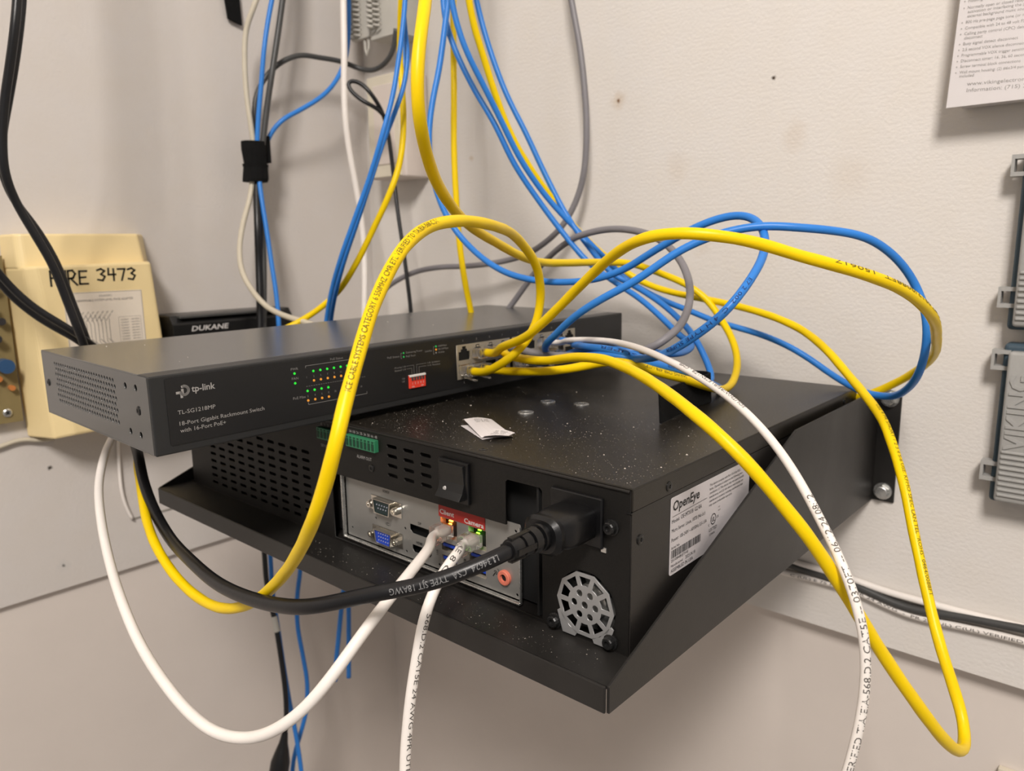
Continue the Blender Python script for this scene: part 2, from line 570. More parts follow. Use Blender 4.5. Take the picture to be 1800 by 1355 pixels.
def tube_mesh(path, r, n=12, caps=True, twist=0.0, pitch=0.03, fr=None):
    v, f = [], []
    up = None
    s = 0.0
    for i, p in enumerate(path):
        a = path[max(i - 1, 0)]
        b = path[min(i + 1, len(path) - 1)]
        t = (b - a).normalized()
        if up is None:
            up = t.orthogonal().normalized()
        up = (up - t * up.dot(t)).normalized()
        side = t.cross(up)
        if i:
            s += (p - path[i - 1]).length
        rr = r(i / (len(path) - 1)) if callable(r) else r
        for k in range(n):
            ang = 2 * math.pi * k / n
            q = rr * (1 + twist * math.cos(2 * ang - 2 * math.pi * s / pitch) + twist * 0.6 * math.cos(3 * ang + 2 * math.pi * s / (pitch * 0.7)))
            v.append(p + up * (q * math.cos(ang)) + side * (q * math.sin(ang)))
    m = len(path)
    for i in range(m - 1):
        for k in range(n):
            f.append((i * n + k, i * n + (k + 1) % n, (i + 1) * n + (k + 1) % n, (i + 1) * n + k))
    if caps:
        f.append(tuple(reversed(range(n))))
        f.append(tuple(range((m - 1) * n, m * n)))
    return v, f


CABLES = {
    'yellow_arch': [(452.6, -269.8, 255.8), (464.6, -270, 255.8), (481.7, -276.8, 261.2), (502.3, -275.9, 273.5), (510.3, -264.9, 289.8), (514.9, -262.8, 309.6), (523.4, -276.6, 333.3), (532.3, -305.2, 351), (560.4, -359.9, 358.5), (571.7, -397, 359.9), (579.3, -425.1, 356), (587.2, -447.8, 345.8), (590.6, -461.8, 331.6), (595.9, -474, 318.3), (600.4, -485, 301.2), (604.6, -494.3, 286.9), (607.7, -501.7, 272.9), (602.3, -503.7, 256.3), (596.7, -505, 243.7), (572.6, -498.3, 219.5), (532.8, -486.5, 189.1), (493.9, -479.8, 162.9), (461.6, -478.2, 147.8), (427, -476.4, 141.4), (394.8, -476.4, 146.4), (369.3, -475.7, 158.2), (337.2, -467.9, 167.6), (301.8, -455.6, 179.2), (266.8, -441.9, 195.4), (218.3, -411.2, 218.9), (180.8, -357.5, 241.5), (170.3, -294.3, 260.3), (171.4, -250.6, 268.7), (183.8, -230, 280.4), (206.4, -211.6, 302), (234.7, -206.4, 332), (251.7, -197, 364.6), (268.2, -187.6, 398.9), (272.2, -177.6, 425.6), (271.5, -170.4, 457.6), (267.5, -166.1, 489.8), (261.3, -162.5, 527.3), (274.4, -171.6, 553.5), (287.5, -180, 582.9), (303.3, -190.1, 678.3), (307.2, -192.6, 877.1), (307.2, -192.6, 1227.1)],
    'yellow_right_loop': [(452.9, -255.6, 268.4), (464.9, -255.8, 268.4), (484.3, -270.8, 276), (519.8, -284.2, 287.5), (541.1, -289.3, 300.5), (562.7, -293.6, 316), (587.5, -301.8, 331.8), (614.2, -315.8, 344.2), (638.5, -326.6, 351.1), (655.3, -324.9, 352.7), (669.5, -319.5, 351.3), (684.6, -307, 348.1), (702.1, -293.2, 341.2), (719.6, -279.3, 334.9), (733.5, -261.9, 328.3), (742.2, -242.5, 320.5), (746.8, -220.7, 309.9), (738.1, -158.3, 291), (720.7, -84.6, 266.9), (703.5, -56.3, 250.9), (683.4, -43.7, 236.5), (664.8, -42.2, 226.3), (641.7, -30.8, 217.9), (616.7, -10, 198.7)],
    'yellow_long_run': [(453.2, -241.3, 268.5), (465.2, -241.5, 268.5), (467.4, -249.7, 268.1), (495.9, -262.5, 268.2), (528.5, -273.8, 270.8), (563.5, -288.6, 277.9), (597.4, -305.3, 281.4), (626.1, -321, 279.9), (656.3, -342.5, 277), (683.4, -360.6, 271.6), (702, -366.5, 263.1), (714.8, -364.8, 252.2), (725.6, -358.7, 237.5), (736.5, -352.8, 222.4), (744.4, -343.3, 204.9), (751.8, -334.2, 187.7), (757.6, -326, 172.6), (764.7, -317, 155.8), (774.4, -306.5, 136), (783.3, -290.4, 113.8), (787.3, -270.6, 97.3), (787.8, -251.7, 89.4), (784.9, -239.7, 93.8), (778.9, -235, 107.2), (770.3, -231.2, 125.7), (761.1, -221.4, 143.8), (752.3, -210.9, 163.1), (743.8, -200.3, 181.7), (734.9, -189.4, 203.2), (724.4, -174.4, 219.2), (712.9, -160.4, 234.8), (697.8, -144.1, 245.2), (676.6, -119.6, 255.8), (654.6, -101.6, 269.9), (630.6, -86.1, 281.3), (603, -74.7, 289.2), (568.5, -63, 295.2), (538.2, -54.9, 298.9), (504.1, -43.6, 302.2), (475.4, -40.5, 307.5), (452.8, -44.6, 316.9), (432.4, -58.2, 334.8), (417.7, -79.6, 356.4), (400.4, -100.8, 387.8), (387.9, -118.6, 415.7), (377.6, -134, 445.2), (370, -146.1, 478.8), (365, -156.2, 511.3), (362.4, -165.5, 537.9), (361.7, -172.3, 568.3), (360.8, -181, 667.3), (360.6, -183.2, 867.1), (360.6, -183.2, 1217.1)],
    'yellow_strapped': [(452.9, -255.5, 255.9), (464.9, -255.7, 255.9), (474.5, -257.2, 256.3), (501.6, -259.8, 258.9), (528.9, -261.8, 262.7), (549.2, -256.5, 267.1), (564.6, -248.7, 271), (577.5, -244.4, 269.4), (589.8, -228.4, 262.7), (598.4, -208.8, 256.3), (599.3, -176.5, 246.5), (595.5, -141, 239.1), (587.1, -106.8, 242.7), (578.4, -84.8, 253.6), (567.2, -70.9, 267.4), (551.4, -60.8, 283.1), (534.3, -57.9, 300.9), (517.3, -63.1, 313.1), (499.3, -76.7, 322.8), (485, -100.7, 331.7), (475, -129.5, 333.3), (477.7, -181.2, 334), (483.1, -223.6, 335.4), (494.5, -259.7, 340.6), (507.4, -300.2, 350.3), (523.8, -337.9, 358.5), (543.1, -372.8, 368.2), (560.9, -401.6, 380.4), (574.7, -420.4, 392.5), (582.5, -430.6, 405.5), (584.2, -432.5, 419.3), (583.3, -429.7, 434), (579.3, -423.1, 447.8), (570.8, -412.6, 466.2), (555.9, -394.2, 558.4), (552.2, -389.6, 756.5), (552.2, -389.6, 1106.5)],
    'yellow_vertical': [(286.4, -111.4, 1245.4), (286.4, -111.4, 895.4), (287.5, -112.9, 695.5), (291.9, -118.6, 596.2), (297.3, -125.6, 548.1), (303.7, -133, 494.5), (305.9, -137.1, 441.7), (309.3, -139.1, 393.5), (313, -139.6, 350), (317.9, -137.9, 311.5), (319.6, -131.2, 277.5), (318.1, -127.4, 242.6)],
    'blue_left_outer': [(287.9, -167.7, 1231.9), (287.9, -167.7, 881.9), (288.5, -169.6, 682.1), (290.6, -177.3, 582.9), (292.8, -185.2, 542.5), (293.1, -192.3, 512.2), (292.6, -200.1, 481.9), (289.3, -211.7, 446.6), (276.9, -217.4, 412.3), (262.8, -224.9, 377), (244.3, -229.7, 340.7), (219.8, -225.5, 307.6), (202.2, -221.1, 278.3), (194.5, -220.1, 254.6)],
    'blue_left_inner': [(266.9, -164.5, 1237.2), (266.9, -164.5, 887.2), (268.6, -165.4, 687.4), (275.2, -169.2, 588.1), (281.3, -172.7, 551.9), (286.7, -175.5, 520.9), (287.2, -181.3, 495.1), (283.4, -191, 469.4), (274.2, -199.1, 441.8), (265.5, -208, 408.5), (252.1, -215.1, 372.4), (234.5, -218.8, 337.8), (214.8, -216.5, 307), (197.2, -212.1, 277.4), (190.5, -210.4, 253.3)],
    'blue_short_behind': [(182.7, -87.5, 1273.9), (182.7, -87.5, 923.9), (183.8, -89, 724), (188.2, -94.7, 624.7), (192.2, -99.9, 589), (196.2, -102.2, 565.2), (199.5, -104.4, 544.4), (202.1, -104.9, 533)],
    'blue_narrow_loop': [(334.7, -155.4, 1224.2), (334.7, -155.4, 874.2), (334.9, -157.5, 674.4), (335.8, -166.3, 575.4), (336.6, -174, 541.1), (336.9, -183.3, 501.9), (335.7, -191.5, 472.6), (336.4, -197.4, 445.6), (340.6, -200.3, 418.6), (349.5, -199.7, 389.1), (361.6, -195, 364.4), (387.3, -191.5, 341.2), (419, -194, 327), (450.6, -194.8, 320.6), (482.2, -194.4, 319.3), (513.6, -193, 322.5), (537.2, -190.6, 330.3), (556.7, -191.2, 340.6), (575.6, -192.6, 349.9), (596.1, -192.5, 359.4), (613.6, -189.3, 364.9), (627.9, -190.1, 365.4), (639, -194.9, 361), (647.1, -203.3, 352.6), (654.4, -219.9, 342), (658.3, -239.3, 331.4), (656.6, -257.8, 317.4), (650.3, -266.1, 306.4), (640.4, -270.3, 297.3), (627.3, -270.5, 288.1), (601.2, -255.5, 277.3), (566.2, -233.7, 270.9), (528.5, -213.6, 267.4), (489.2, -188.7, 261.7), (467, -166.1, 256.6), (455, -165.8, 256.6)],
    'blue_wide_loop': [(454.4, -194, 256.3), (466.4, -194.3, 256.4), (492.5, -230.3, 273.6), (513.3, -243, 285.2), (528.6, -247.2, 296.1), (545.7, -250, 306.1), (561.9, -247, 315.3), (574.4, -241, 322.4), (586.4, -235, 331.6), (599.4, -227.7, 342), (613.8, -219.8, 350), (629.4, -211.6, 355.4), (645.7, -203.3, 357.9), (664.3, -194, 356.5), (682, -179, 354.1), (695.8, -167.7, 350.4), (705.5, -154.3, 342.3), (713.6, -143.1, 331.2), (720.1, -134.1, 317), (727.1, -138.3, 302), (728.1, -135.1, 283.4), (723.1, -124.1, 263.4), (710, -99.3, 245.6), (691.1, -71.3, 234.1), (674.3, -65.9, 233.9), (659.4, -57.9, 237.2), (642.4, -51, 243.6), (625.5, -49.9, 253.6), (606.5, -50.7, 263.4), (581.5, -50.4, 271.7), (561.6, -53.2, 276.6), (542.1, -55.9, 281.2), (522.1, -58.1, 288.4), (501.4, -61.2, 295.4), (480.5, -64, 304.1), (457.8, -67.3, 316.7), (439.6, -78.3, 337.8), (422.2, -94.7, 361.4), (400.3, -113.3, 392.4), (385.7, -131.8, 424.9), (375.2, -146.3, 458.8), (367.7, -159.7, 486.8), (360.7, -172.9, 513.8), (353.9, -179, 541.4), (350.9, -181.8, 568.5), (346.5, -185.9, 668), (345.4, -186.9, 867.9), (345.4, -186.9, 1217.9)],
    'blue_outer_down': [(308.4, -121, 1237.4), (308.4, -121, 887.4), (311, -121.2, 687.8), (321.2, -121.6, 589.1), (328.1, -121.9, 563), (340.1, -120.2, 526.4), (355.6, -116.1, 487.2), (373.5, -109.2, 450.6), (391.8, -102.6, 411.3), (415.1, -98.4, 371.8), (437, -92.8, 343.2), (453, -83.8, 322.5), (477.5, -78.8, 309.9), (506.8, -83.4, 296), (529.4, -93.4, 284.5), (549.6, -105.6, 272.4), (563.2, -111.1, 256.3), (573.6, -118.9, 242.1), (577, -136.9, 239.5), (583.7, -181.7, 253.9), (584.2, -218.9, 266.4), (574.2, -239.3, 274.6), (559.5, -244.7, 277.9), (542, -239.9, 277.2), (503.2, -207.5, 272.9), (467, -166.2, 269.1), (455, -165.9, 269.1)],
    'blue_middle_down': [(307.2, -150.8, 1231.6), (307.2, -150.8, 881.6), (308.8, -151.7, 681.8), (315.3, -155.6, 582.5), (320.3, -158.6, 552.1), (328.9, -157.2, 526.7), (345.5, -151.1, 491.1), (363.9, -143, 458), (379, -132, 420.4), (394.7, -118.8, 390), (415.7, -107.8, 358.9), (439.3, -100.3, 332), (464.3, -95.9, 315.4), (491.3, -95.9, 301.1), (515.8, -98.4, 285.1), (535.8, -104.3, 272.3), (551.2, -112.2, 267.1), (560.1, -138.9, 264.7), (565.3, -174.4, 267.3), (556, -195.3, 270.6), (537.5, -204.7, 271.4), (519.1, -207.6, 270.7), (493.2, -197.9, 264.9), (466.7, -180.1, 256.5), (454.7, -179.8, 256.5)],
    'blue_low': [(454, -208.3, 256.2), (466, -208.6, 256.2), (497.6, -235.3, 262.6), (533.8, -242.1, 270.3), (559.9, -245.2, 274.1), (574.4, -239.6, 272.4), (586.3, -230.1, 268.4), (593.3, -211.7, 262.9), (591.1, -169.5, 249.6), (584.5, -130.6, 238.1), (573.4, -83.1, 222.6), (559.5, -46.2, 202.3)],
    'white_right_run': [(454.7, -179.9, 269), (466.7, -180.2, 269), (496.5, -205.9, 275.8), (544.6, -229.9, 281.2), (581.6, -251.2, 282.6), (611.5, -266.1, 279.8), (638.8, -277.3, 274.1), (662.4, -285.4, 266.4), (683.8, -295.8, 257.4), (703.2, -308.3, 247.3), (720.6, -322.7, 236.6), (734.4, -333.7, 224.7), (744.4, -340.9, 214.7), (752.7, -346.9, 204.7), (758.1, -350, 194.5), (761.7, -351, 183.2), (763.8, -352.6, 169.1), (764.2, -354.4, 154.3), (763.1, -356.5, 138.9), (761.3, -358.8, 124.5), (758.6, -361.5, 106.8), (752.6, -367.5, 7.7), (751.1, -369, -192.1), (751.1, -369, -542.1)],
    'white_client': [(526.7, -368.8, 178.7), (526.2, -377.8, 177.7), (557.1, -411.4, 186.9), (565.9, -431.4, 184), (571.3, -448.1, 179.4), (572.9, -462.1, 172), (574.1, -476.9, 162.6), (571.7, -488.5, 151.3), (564.4, -498.1, 138.6), (551.4, -505.7, 126.6), (533.2, -510.6, 117.1), (513.7, -515.1, 113.6), (488.1, -516.9, 115.2), (462.2, -517.6, 122.7), (431.2, -515.6, 132), (401.5, -511.6, 144.8), (362.2, -502.6, 157.4), (324, -491.7, 173.3), (289.2, -478.6, 186.6), (258.6, -462, 198.3), (230.8, -444.1, 205.6), (205.5, -423.6, 214.5)],
    'white_camera': [(550.7, -368.8, 178.7), (550.2, -377.8, 177.7), (572.8, -404.2, 187.1), (575.4, -416.5, 183.1), (576.1, -424.6, 175.2), (577.7, -431.8, 167.6), (576.8, -435.4, 156.3), (576.6, -438.9, 142.2), (576.4, -442.9, 126.7), (576.8, -446.3, 111.2), (577.5, -449.1, 97.1), (580.3, -453.6, 68.9), (584.2, -459.9, -30.4), (585.2, -461.4, -230.2), (585.2, -461.4, -580.2)],
    'grey_long': [(352.7, -30, 1250.1), (352.7, -30, 900.1), (354.8, -30, 700.3), (363, -30, 601.2), (368.7, -30, 574), (376.4, -30, 541.2), (382.2, -30, 503.3), (385.2, -30, 465.4), (382.7, -30, 421.8), (373.6, -30, 394.4), (359.9, -35, 369.2), (337.2, -35, 352.2), (309.4, -35, 339.2), (271.8, -35, 331.2), (232.1, -40, 326.7), (180.3, -45, 324.5), (145, -50, 318.9), (107.4, -55, 304.6), (78.6, -60, 284.8), (66, -65, 262.8), (64.1, -70, 230.2)],
    'grey_loop': [(307.3, -75.4, 272.5), (323.1, -70.3, 292.1), (346.8, -70.4, 317.3), (375.6, -81.2, 335.3), (403.4, -94.4, 347.1), (432.6, -107.1, 356), (460.3, -108.7, 360.9), (486.4, -112.8, 360.7), (508.7, -114.4, 356.4), (528.7, -119.1, 348.3), (547.2, -126.6, 334.4), (561, -138.3, 319.5), (568, -148.8, 306.8), (573.3, -168.1, 291.8), (574.7, -189.3, 283), (566.4, -198.6, 275.1), (538.7, -191.1, 267), (513.8, -200, 265.1), (494.3, -217.4, 264.5), (481.1, -228.6, 266.4), (469.3, -231.5, 269.3), (465.6, -227.2, 268.6), (453.6, -227, 268.6)],
    'power_cord': [(629.8, -419.7, 211.2), (629.8, -428.7, 210.7), (627, -435.2, 208.9), (622.8, -442.2, 206.3), (615.4, -451, 202.6), (603.7, -461.1, 198.1), (591.1, -470.3, 194.9), (574.1, -479.9, 189), (557, -487, 183.2), (534.2, -488.3, 177.2), (505.8, -487.5, 171.5), (465.6, -483.8, 165.8), (414.5, -475.4, 162.8), (358.7, -463.9, 161.6), (329.9, -459.7, 171.7), (302.4, -453.7, 185.2), (282.4, -447.5, 199.3), (252.6, -438.4, 205.7), (206.5, -422.7, 214.5)],
    'black_pair_front': [(168, -445.5, 1193.6), (168, -445.5, 843.6), (168.7, -447.3, 643.8), (171.4, -454.6, 544.6), (173.4, -460, 515.5), (167.8, -464.9, 487.6), (161.9, -470.3, 459.3), (157.9, -474, 430.4), (156.2, -474.4, 407.4), (153.1, -468.6, 386.4), (155, -459.2, 362.4), (157.4, -449.6, 337.5), (158.6, -442.4, 307.3), (160.9, -435, 273.7), (149.7, -425.4, 242.3)],
    'black_pair_rear': [(135.4, -431.2, 1204.2), (135.4, -431.2, 854.2), (136, -433.1, 654.4), (138.3, -440.6, 555.2), (140.1, -446.5, 524.5), (134.5, -451.8, 495.1), (127.9, -458.1, 465.2), (121.5, -463.3, 439.3), (118.6, -465.6, 412.8), (116.3, -459.4, 390.8), (120.7, -447.5, 367.8), (125.5, -436.7, 339.4), (128.4, -428.9, 305.3), (132.3, -421, 267.7), (120.4, -411.8, 237.4)],
    'black_side_upper': [(111.1, -718.3, 907.2), (111.1, -638.3, 527.2), (121.1, -518.3, 407.2), (122, -490.5, 354), (122.3, -481, 335.8), (122.9, -471, 319.3), (127.3, -457.7, 302.3), (133.8, -441.9, 288), (136.8, -428.6, 276.3), (131.8, -410, 258.9)],
    'black_side_lower': [(86.7, -713.1, 900.6), (86.7, -633.1, 520.6), (96.7, -513.1, 400.6), (98.7, -485.6, 347.3), (99.4, -475.9, 328.5), (100.3, -465.7, 311.3), (105.2, -451.9, 294.6), (115.8, -438.9, 281.8), (126.4, -425.6, 270.3), (122.3, -407.6, 247.5)],
    'cream_cable': [(55.1, -157.3, 1283.6), (55.1, -157.3, 933.6), (53.8, -160.7, 734.3), (48.7, -174.3, 637), (45.3, -183.3, 612.4), (36.6, -189.8, 589.3), (34.5, -193.6, 553.3), (35.8, -194.6, 516.8), (37.9, -193.4, 486.2), (38.6, -192.4, 460.3), (36.1, -193.6, 436.6), (36.9, -199.9, 407.9), (43.6, -214.5, 378.9), (52.9, -226.9, 350.4), (66.9, -234.1, 325.7), (91.7, -237.6, 304.7), (118.8, -238, 288.6), (152.2, -237.7, 280), (179.1, -235.3, 275.9), (205.6, -233.4, 271)],
    'blue_bundle': [(51.5, -145.8, 1288.6), (51.5, -145.8, 938.6), (51.2, -148.4, 738.9), (50.1, -158.7, 640.3), (49.2, -167, 609.2), (49.1, -176.3, 571.8), (46.4, -182.2, 529.2), (43.5, -187, 492.4), (41.5, -189.8, 460.2), (40.5, -189.7, 436.6), (47, -191.8, 404.6), (54.5, -193, 372.5), (63.1, -194.7, 334.1), (71.8, -196.4, 295.7), (77.3, -199.3, 263.7), (82.3, -205.8, 218.9)],
    'grey_bundle': [(47.9, -134.5, 1292.5), (47.9, -134.5, 942.5), (48.1, -136.7, 742.7), (48.8, -145.5, 643.7), (49.4, -152.6, 612.1), (49.6, -160.2, 580.6), (49.4, -169.5, 542.7), (44.7, -175.9, 505.8), (41.2, -183.2, 460.8), (37.3, -185.6, 437.1), (41.1, -191.7, 398.5), (48.3, -194.7, 359.9), (55.1, -201.3, 308.4), (59.6, -208.2, 263.4), (64.6, -214.8, 218.4)],
    'charcoal_branch': [(27.6, -185.1, 418.6), (26.4, -182.3, 462.2), (26.6, -182.5, 488.6), (24.5, -176.5, 520.7), (24.5, -164.8, 541), (35.4, -150.9, 558.9), (42.4, -128.1, 570.9), (42.4, -100.5, 573), (45.9, -70.3, 572.9), (54, -51.1, 566.9), (71.7, -43.2, 562.7), (95.9, -40.4, 569.8), (108.6, -39.7, 582.6), (116.2, -41.5, 603.1)],
    'blue_branch': [(30.4, -177.9, 438.1), (34.3, -175.4, 462.1), (36.5, -169.6, 477.6), (45, -158.1, 494.2), (51.9, -135, 508.7), (58.9, -111.2, 524.8), (60.8, -91.2, 544.7), (58.2, -72.3, 575.8), (57, -65.2, 609.6), (50.4, -57.8, 663.7), (45.6, -52.4, 763), (44.4, -51.1, 962.9), (44.4, -51.1, 1312.9)],
    'black_bundle': [(30.3, -186, 443.9), (37.1, -191.1, 421), (51.8, -202.1, 372.5), (52.4, -204.1, 334.3), (57.6, -208.8, 295.9), (61.9, -214.4, 257.5), (66.2, -220, 219.2)],
    'white_drop': [(66, -75.2, 1302.5), (66, -75.2, 952.5), (67.2, -76.5, 752.6), (72.1, -81.8, 653.3), (77, -87.1, 614.1), (81.9, -92.3, 574.8), (81.9, -94.8, 536.7), (83.1, -96.4, 498), (83.1, -92.3, 459.5), (84.8, -86.8, 420.1), (86.2, -81.8, 379.8), (88.1, -81.7, 345.6), (93.2, -87.2, 304.3), (98, -94.7, 256.2)],
    'black_tie_loop': [(133.9, -78.9, 497.3), (131, -86, 506.2), (125.3, -96.8, 510.5), (114.5, -104.1, 519.6), (106.6, -108.7, 529.3), (105.4, -108.2, 535.7), (110.1, -103.6, 537.5), (119, -97.1, 532.3), (127.4, -92.1, 522), (129.8, -85.5, 512.6), (131.3, -79.8, 502.5), (129, -71.9, 487.9), (130.7, -69.5, 463.6), (133.4, -68.3, 431.2), (141.3, -71, 391.4), (151.6, -73.2, 345), (160, -75.5, 305.3), (165.9, -77.6, 275.4), (170.9, -82, 239)],
    'black_adapter_lead': [(70.7, -235.8, 26.5), (76.5, -237.9, -3), (81.3, -240.8, -32.4), (88.2, -241.1, -58.7), (94.7, -240.9, -81.6), (100.3, -241.6, -104.6), (106.2, -242.8, -130.8), (112.9, -244.9, -163.6), (117, -249.2, -196.3), (117.1, -254.7, -219.1), (115.6, -261.6, -242), (118.5, -271.8, -294.2)],
    'blue_under_left': [(58.2, -221.5, 19.1), (64.1, -223.6, -11), (71, -228.1, -54.5), (80.1, -229.9, -94.7), (92.2, -232.3, -148.4), (101.8, -233.6, -188.6), (110.6, -234, -222.1), (121, -236.3, -269), (127.5, -240.4, -309.2), (133.9, -244.4, -408.5), (135.4, -245.4, -608.3), (135.4, -245.4, -958.3)],
    'blue_under_right': [(73.3, -187.9, -9.1), (76.4, -191.9, -36.5), (77.1, -199.6, -70.6), (81.4, -204.1, -104.8), (89.9, -205, -139.1), (97.9, -206.3, -173.4), (100.7, -212.1, -207.5), (98.5, -220.7, -234.8), (95.8, -229.7, -262.1), (99, -241.9, -323.6), (101, -249.7, -422.8), (101.5, -251.6, -622.6), (101.5, -251.6, -972.6)],
    'blue_cut_left': [(166, -191.3, -24.9), (166.6, -198.5, -56.8), (167.8, -205.3, -88.8), (168.7, -210.7, -114.3), (170.3, -215, -137.9)],
    'blue_cut_right': [(153.9, -178.6, -40.1), (158.1, -182.9, -72.9), (161.7, -187.6, -105.6), (166.2, -193.4, -145.5)],
    'ledge_black': [(540.3, -5, 61.5), (599.9, -5, 53.9), (633.7, -5, 51.4), (663.4, -6, 50.4), (686.9, -6, 45.5), (709.2, -6, 43.9), (738.2, -6, 48.4), (761.8, -6, 50.5), (784.2, -6, 52.4), (819.4, -6, 53.7), (939.4, -6, 53.7), (1419.4, -6, 53.7)],
    'ledge_white_upper': [(539.7, -4, 64), (604.7, -4, 56.6), (648, -4, 55.8), (685.9, -4, 52.3), (720.9, -4, 52), (753.5, -4, 52.2), (783.9, -4, 52.9), (819.2, -4, 54.1), (939.2, -6, 54.1), (1419.2, -6, 54.1)],
    'ledge_white_lower': [(540.1, -4, 55.2), (586.4, -4, 44.7), (628.7, -4, 45.7), (658.4, -4, 45.4), (682.2, -4, 40.6), (704.9, -4, 37.1), (726.2, -4, 38.1), (758.4, -4, 40.7), (784.9, -4, 41.8), (820.4, -4, 41.7), (940.4, -6, 41.7), (1420.4, -6, 41.7)],
    'cream_wall_wire': [(6, -984.3, 161), (6, -584.3, 161), (3, -484.3, 161), (3, -465.5, 162.1), (3, -453, 165.9), (4, -443.4, 167), (5, -431.8, 161.3), (6, -419.1, 162.4)],
    'white_thin_wire': [(3, -352.6, 192.6), (3, -357.6, 143.3), (3, -359.6, 111.9), (3, -359.3, 86), (3, -355.7, 67.4), (3, -351.4, 56.3)],
}

PATH = {}
RAD = {}


def cable(key, name, m, r, label, cat, group=None, twist=0.0, n=12):
    path = catmull([Vector(q) / 1000 for q in CABLES[key]])
    v, f = tube_mesh(path, r, n, True, twist)
    me = bpy.data.meshes.new(name)
    me.from_pydata([tuple(q) for q in v], [], f)
    o = link(name, me, m)
    for pl in me.polygons:
        pl.use_smooth = len(pl.vertices) == 4
    tag(o, label, cat, group)
    PATH[key] = path
    RAD[key] = r
    return o


def cable_text(o, key, start, s, h, m, off=0.0, flip=False, roll=0.0, face=Vector((0.60, -0.72, 0.35)), spacing=1.15, end=None, name='printed_lettering'):
    """lettering wrapped round a cable; start = fraction along it, off = angle round it, flip = reads the other way"""
    path, r = PATH[key], RAD[key]
    cum = [0.0]
    for a, b in zip(path[:-1], path[1:]):
        cum.append(cum[-1] + (b - a).length)
    L = cum[-1]
    vs, fs, gw = glyphs(s)
    sy = h / CAP
    sx = (end - start) * L / gw if end else sy * spacing
    out = []
    j = 0
    for gx, gy in vs:
        u = gx * sx
        y = (gy - CAP / 2) * sy
        if flip:
            d = start * L + gw * sx - u
            y = -y
        else:
            d = start * L + u
        d = min(max(d, 0), L - 1e-5)
        lo, hi = 0, len(cum) - 1
        while hi - lo > 1:
            mid = (lo + hi) // 2
            if cum[mid] <= d:
                lo = mid
            else:
                hi = mid
        t = (d - cum[lo]) / max(cum[hi] - cum[lo], 1e-9)
        p = path[lo].lerp(path[hi], t)
        a = path[max(lo - 1, 0)]
        b = path[min(hi + 1, len(path) - 1)]
        tan = (b - a).normalized()
        nrm = (face - tan * face.dot(tan)).normalized()
        side = nrm.cross(tan)            # 'up' of the letters when reading along the tangent is -side
        ang = off + roll * (d - start * L) - y / r
        out.append(p + (nrm * math.cos(ang) - side * math.sin(ang)) * (r * 1.05 + 0.00005))
    me = bpy.data.meshes.new(name)
    me.from_pydata([tuple(q) for q in out], [], fs)
    t = link(name, me, m, o)
    return t


# ------------------------------------------------------------------ the room
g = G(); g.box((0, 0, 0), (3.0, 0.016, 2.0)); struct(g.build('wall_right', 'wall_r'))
g = G(); g.box((-0.006, -3.0, 0), (0, 0.016, 2.0)); struct(g.build('wall_left', 'wall_l_dimmed'))
g = G(); g.box((-0.006, 0.016, -1.15), (3.0, 0.10, 2.0)); struct(g.build('wall_right_lower', 'wall_low'))
g = G(); g.box((-0.10, -3.0, -1.15), (-0.006, 0.10, 2.0)); struct(g.build('wall_left_lower', 'wall_low'))
g = G(); g.box((-0.10, -3.0, -1.2), (3.0, 0.10, -1.15)); struct(g.build('floor', 'floor'))
g = G(); g.box((-0.10, -3.0, 2.0), (3.0, 0.10, 2.05)); struct(g.build('ceiling', 'ceiling'))
# hairline joints of an access panel on the left wall
g = G()
g.box((0, -0.3509, 0.0546), (0.0009, -0.230, 0.0562))
struct(g.build('trim_1', 'seam'))

# ------------------------------------------------------------------ wall shelf
XR, XL, YF, ZS = 0.6657, 0.2002, -0.4006, 0.1455
LIP, GK, GKZ = 0.0138, -0.1852, 0.2266
sh = empty('wall_shelf', (0, 0, 0), 'black steel wall shelf bolted to the right wall, carrying the black recorder', 'shelf')
t_ = 0.0016
g = G(); g.box((XL, YF, ZS - t_), (XR, -0.002, ZS)); g.build('shelf_deck', 'shelf', sh)
g = G(); g.box((XL, YF - t_, ZS - LIP), (XR, YF, ZS + 0.0001), 0.0006); g.build('front_lip', 'shelf', sh)
for xs, nm in ((XR, 1), (XL - t_, -1)):
    pts = [(YF, ZS - LIP), (YF, ZS), (GK, GKZ), (-0.0005, GKZ + 0.0006), (-0.0005, 0.1308), (-0.03, 0.1312)]
    g = G(); g.prism(pts, lambda y, z, t: (t, y, z), xs, xs + t_); g.build('side_gusset', 'shelf', sh, bevel=0.0003)
    x0, x1 = (xs, xs + 0.0186) if nm > 0 else (xs - 0.017, xs + t_)
    g = G(); g.box((x0, -0.0022, 0.1308), (x1, -0.0002, 0.2254), 0.0006); g.build('wall_flange', 'shelf', sh)
    for z in (0.2200, 0.1400):
        g = G()
        bxx = (x0 + x1) / 2 + 0.0005 * nm
        bz = z
        g.cyl((bxx, -0.0022, bz), (bxx, -0.0036, bz), 0.0072, seg=28)
        g.cyl((bxx, -0.0036, bz), (bxx, -0.0085, bz), 0.0058, 0.0055, seg=6)
        g.cyl((bxx, -0.0085, bz), (bxx, -0.0088, bz), 0.0049, 0.0044, seg=20)
        g.build('bolt', 'zinc', sh)

# ------------------------------------------------------------------ recorder (black box on the shelf)
BM = Matrix.Translation((0.6607, -0.3736, 0.2332)) @ Matrix.Rotation(0.0017, 4, 'Z')
rec = empty('video_recorder', None, 'black rack video recorder on the wall shelf with silver port panel and white side label', 'recorder', mtx=BM)
BW, BD, BH = 0.451, 0.3317, 0.0877
mm = 0.001
F = lambda x, z, t: (x, t, z)      # front face mapping (local), t = y
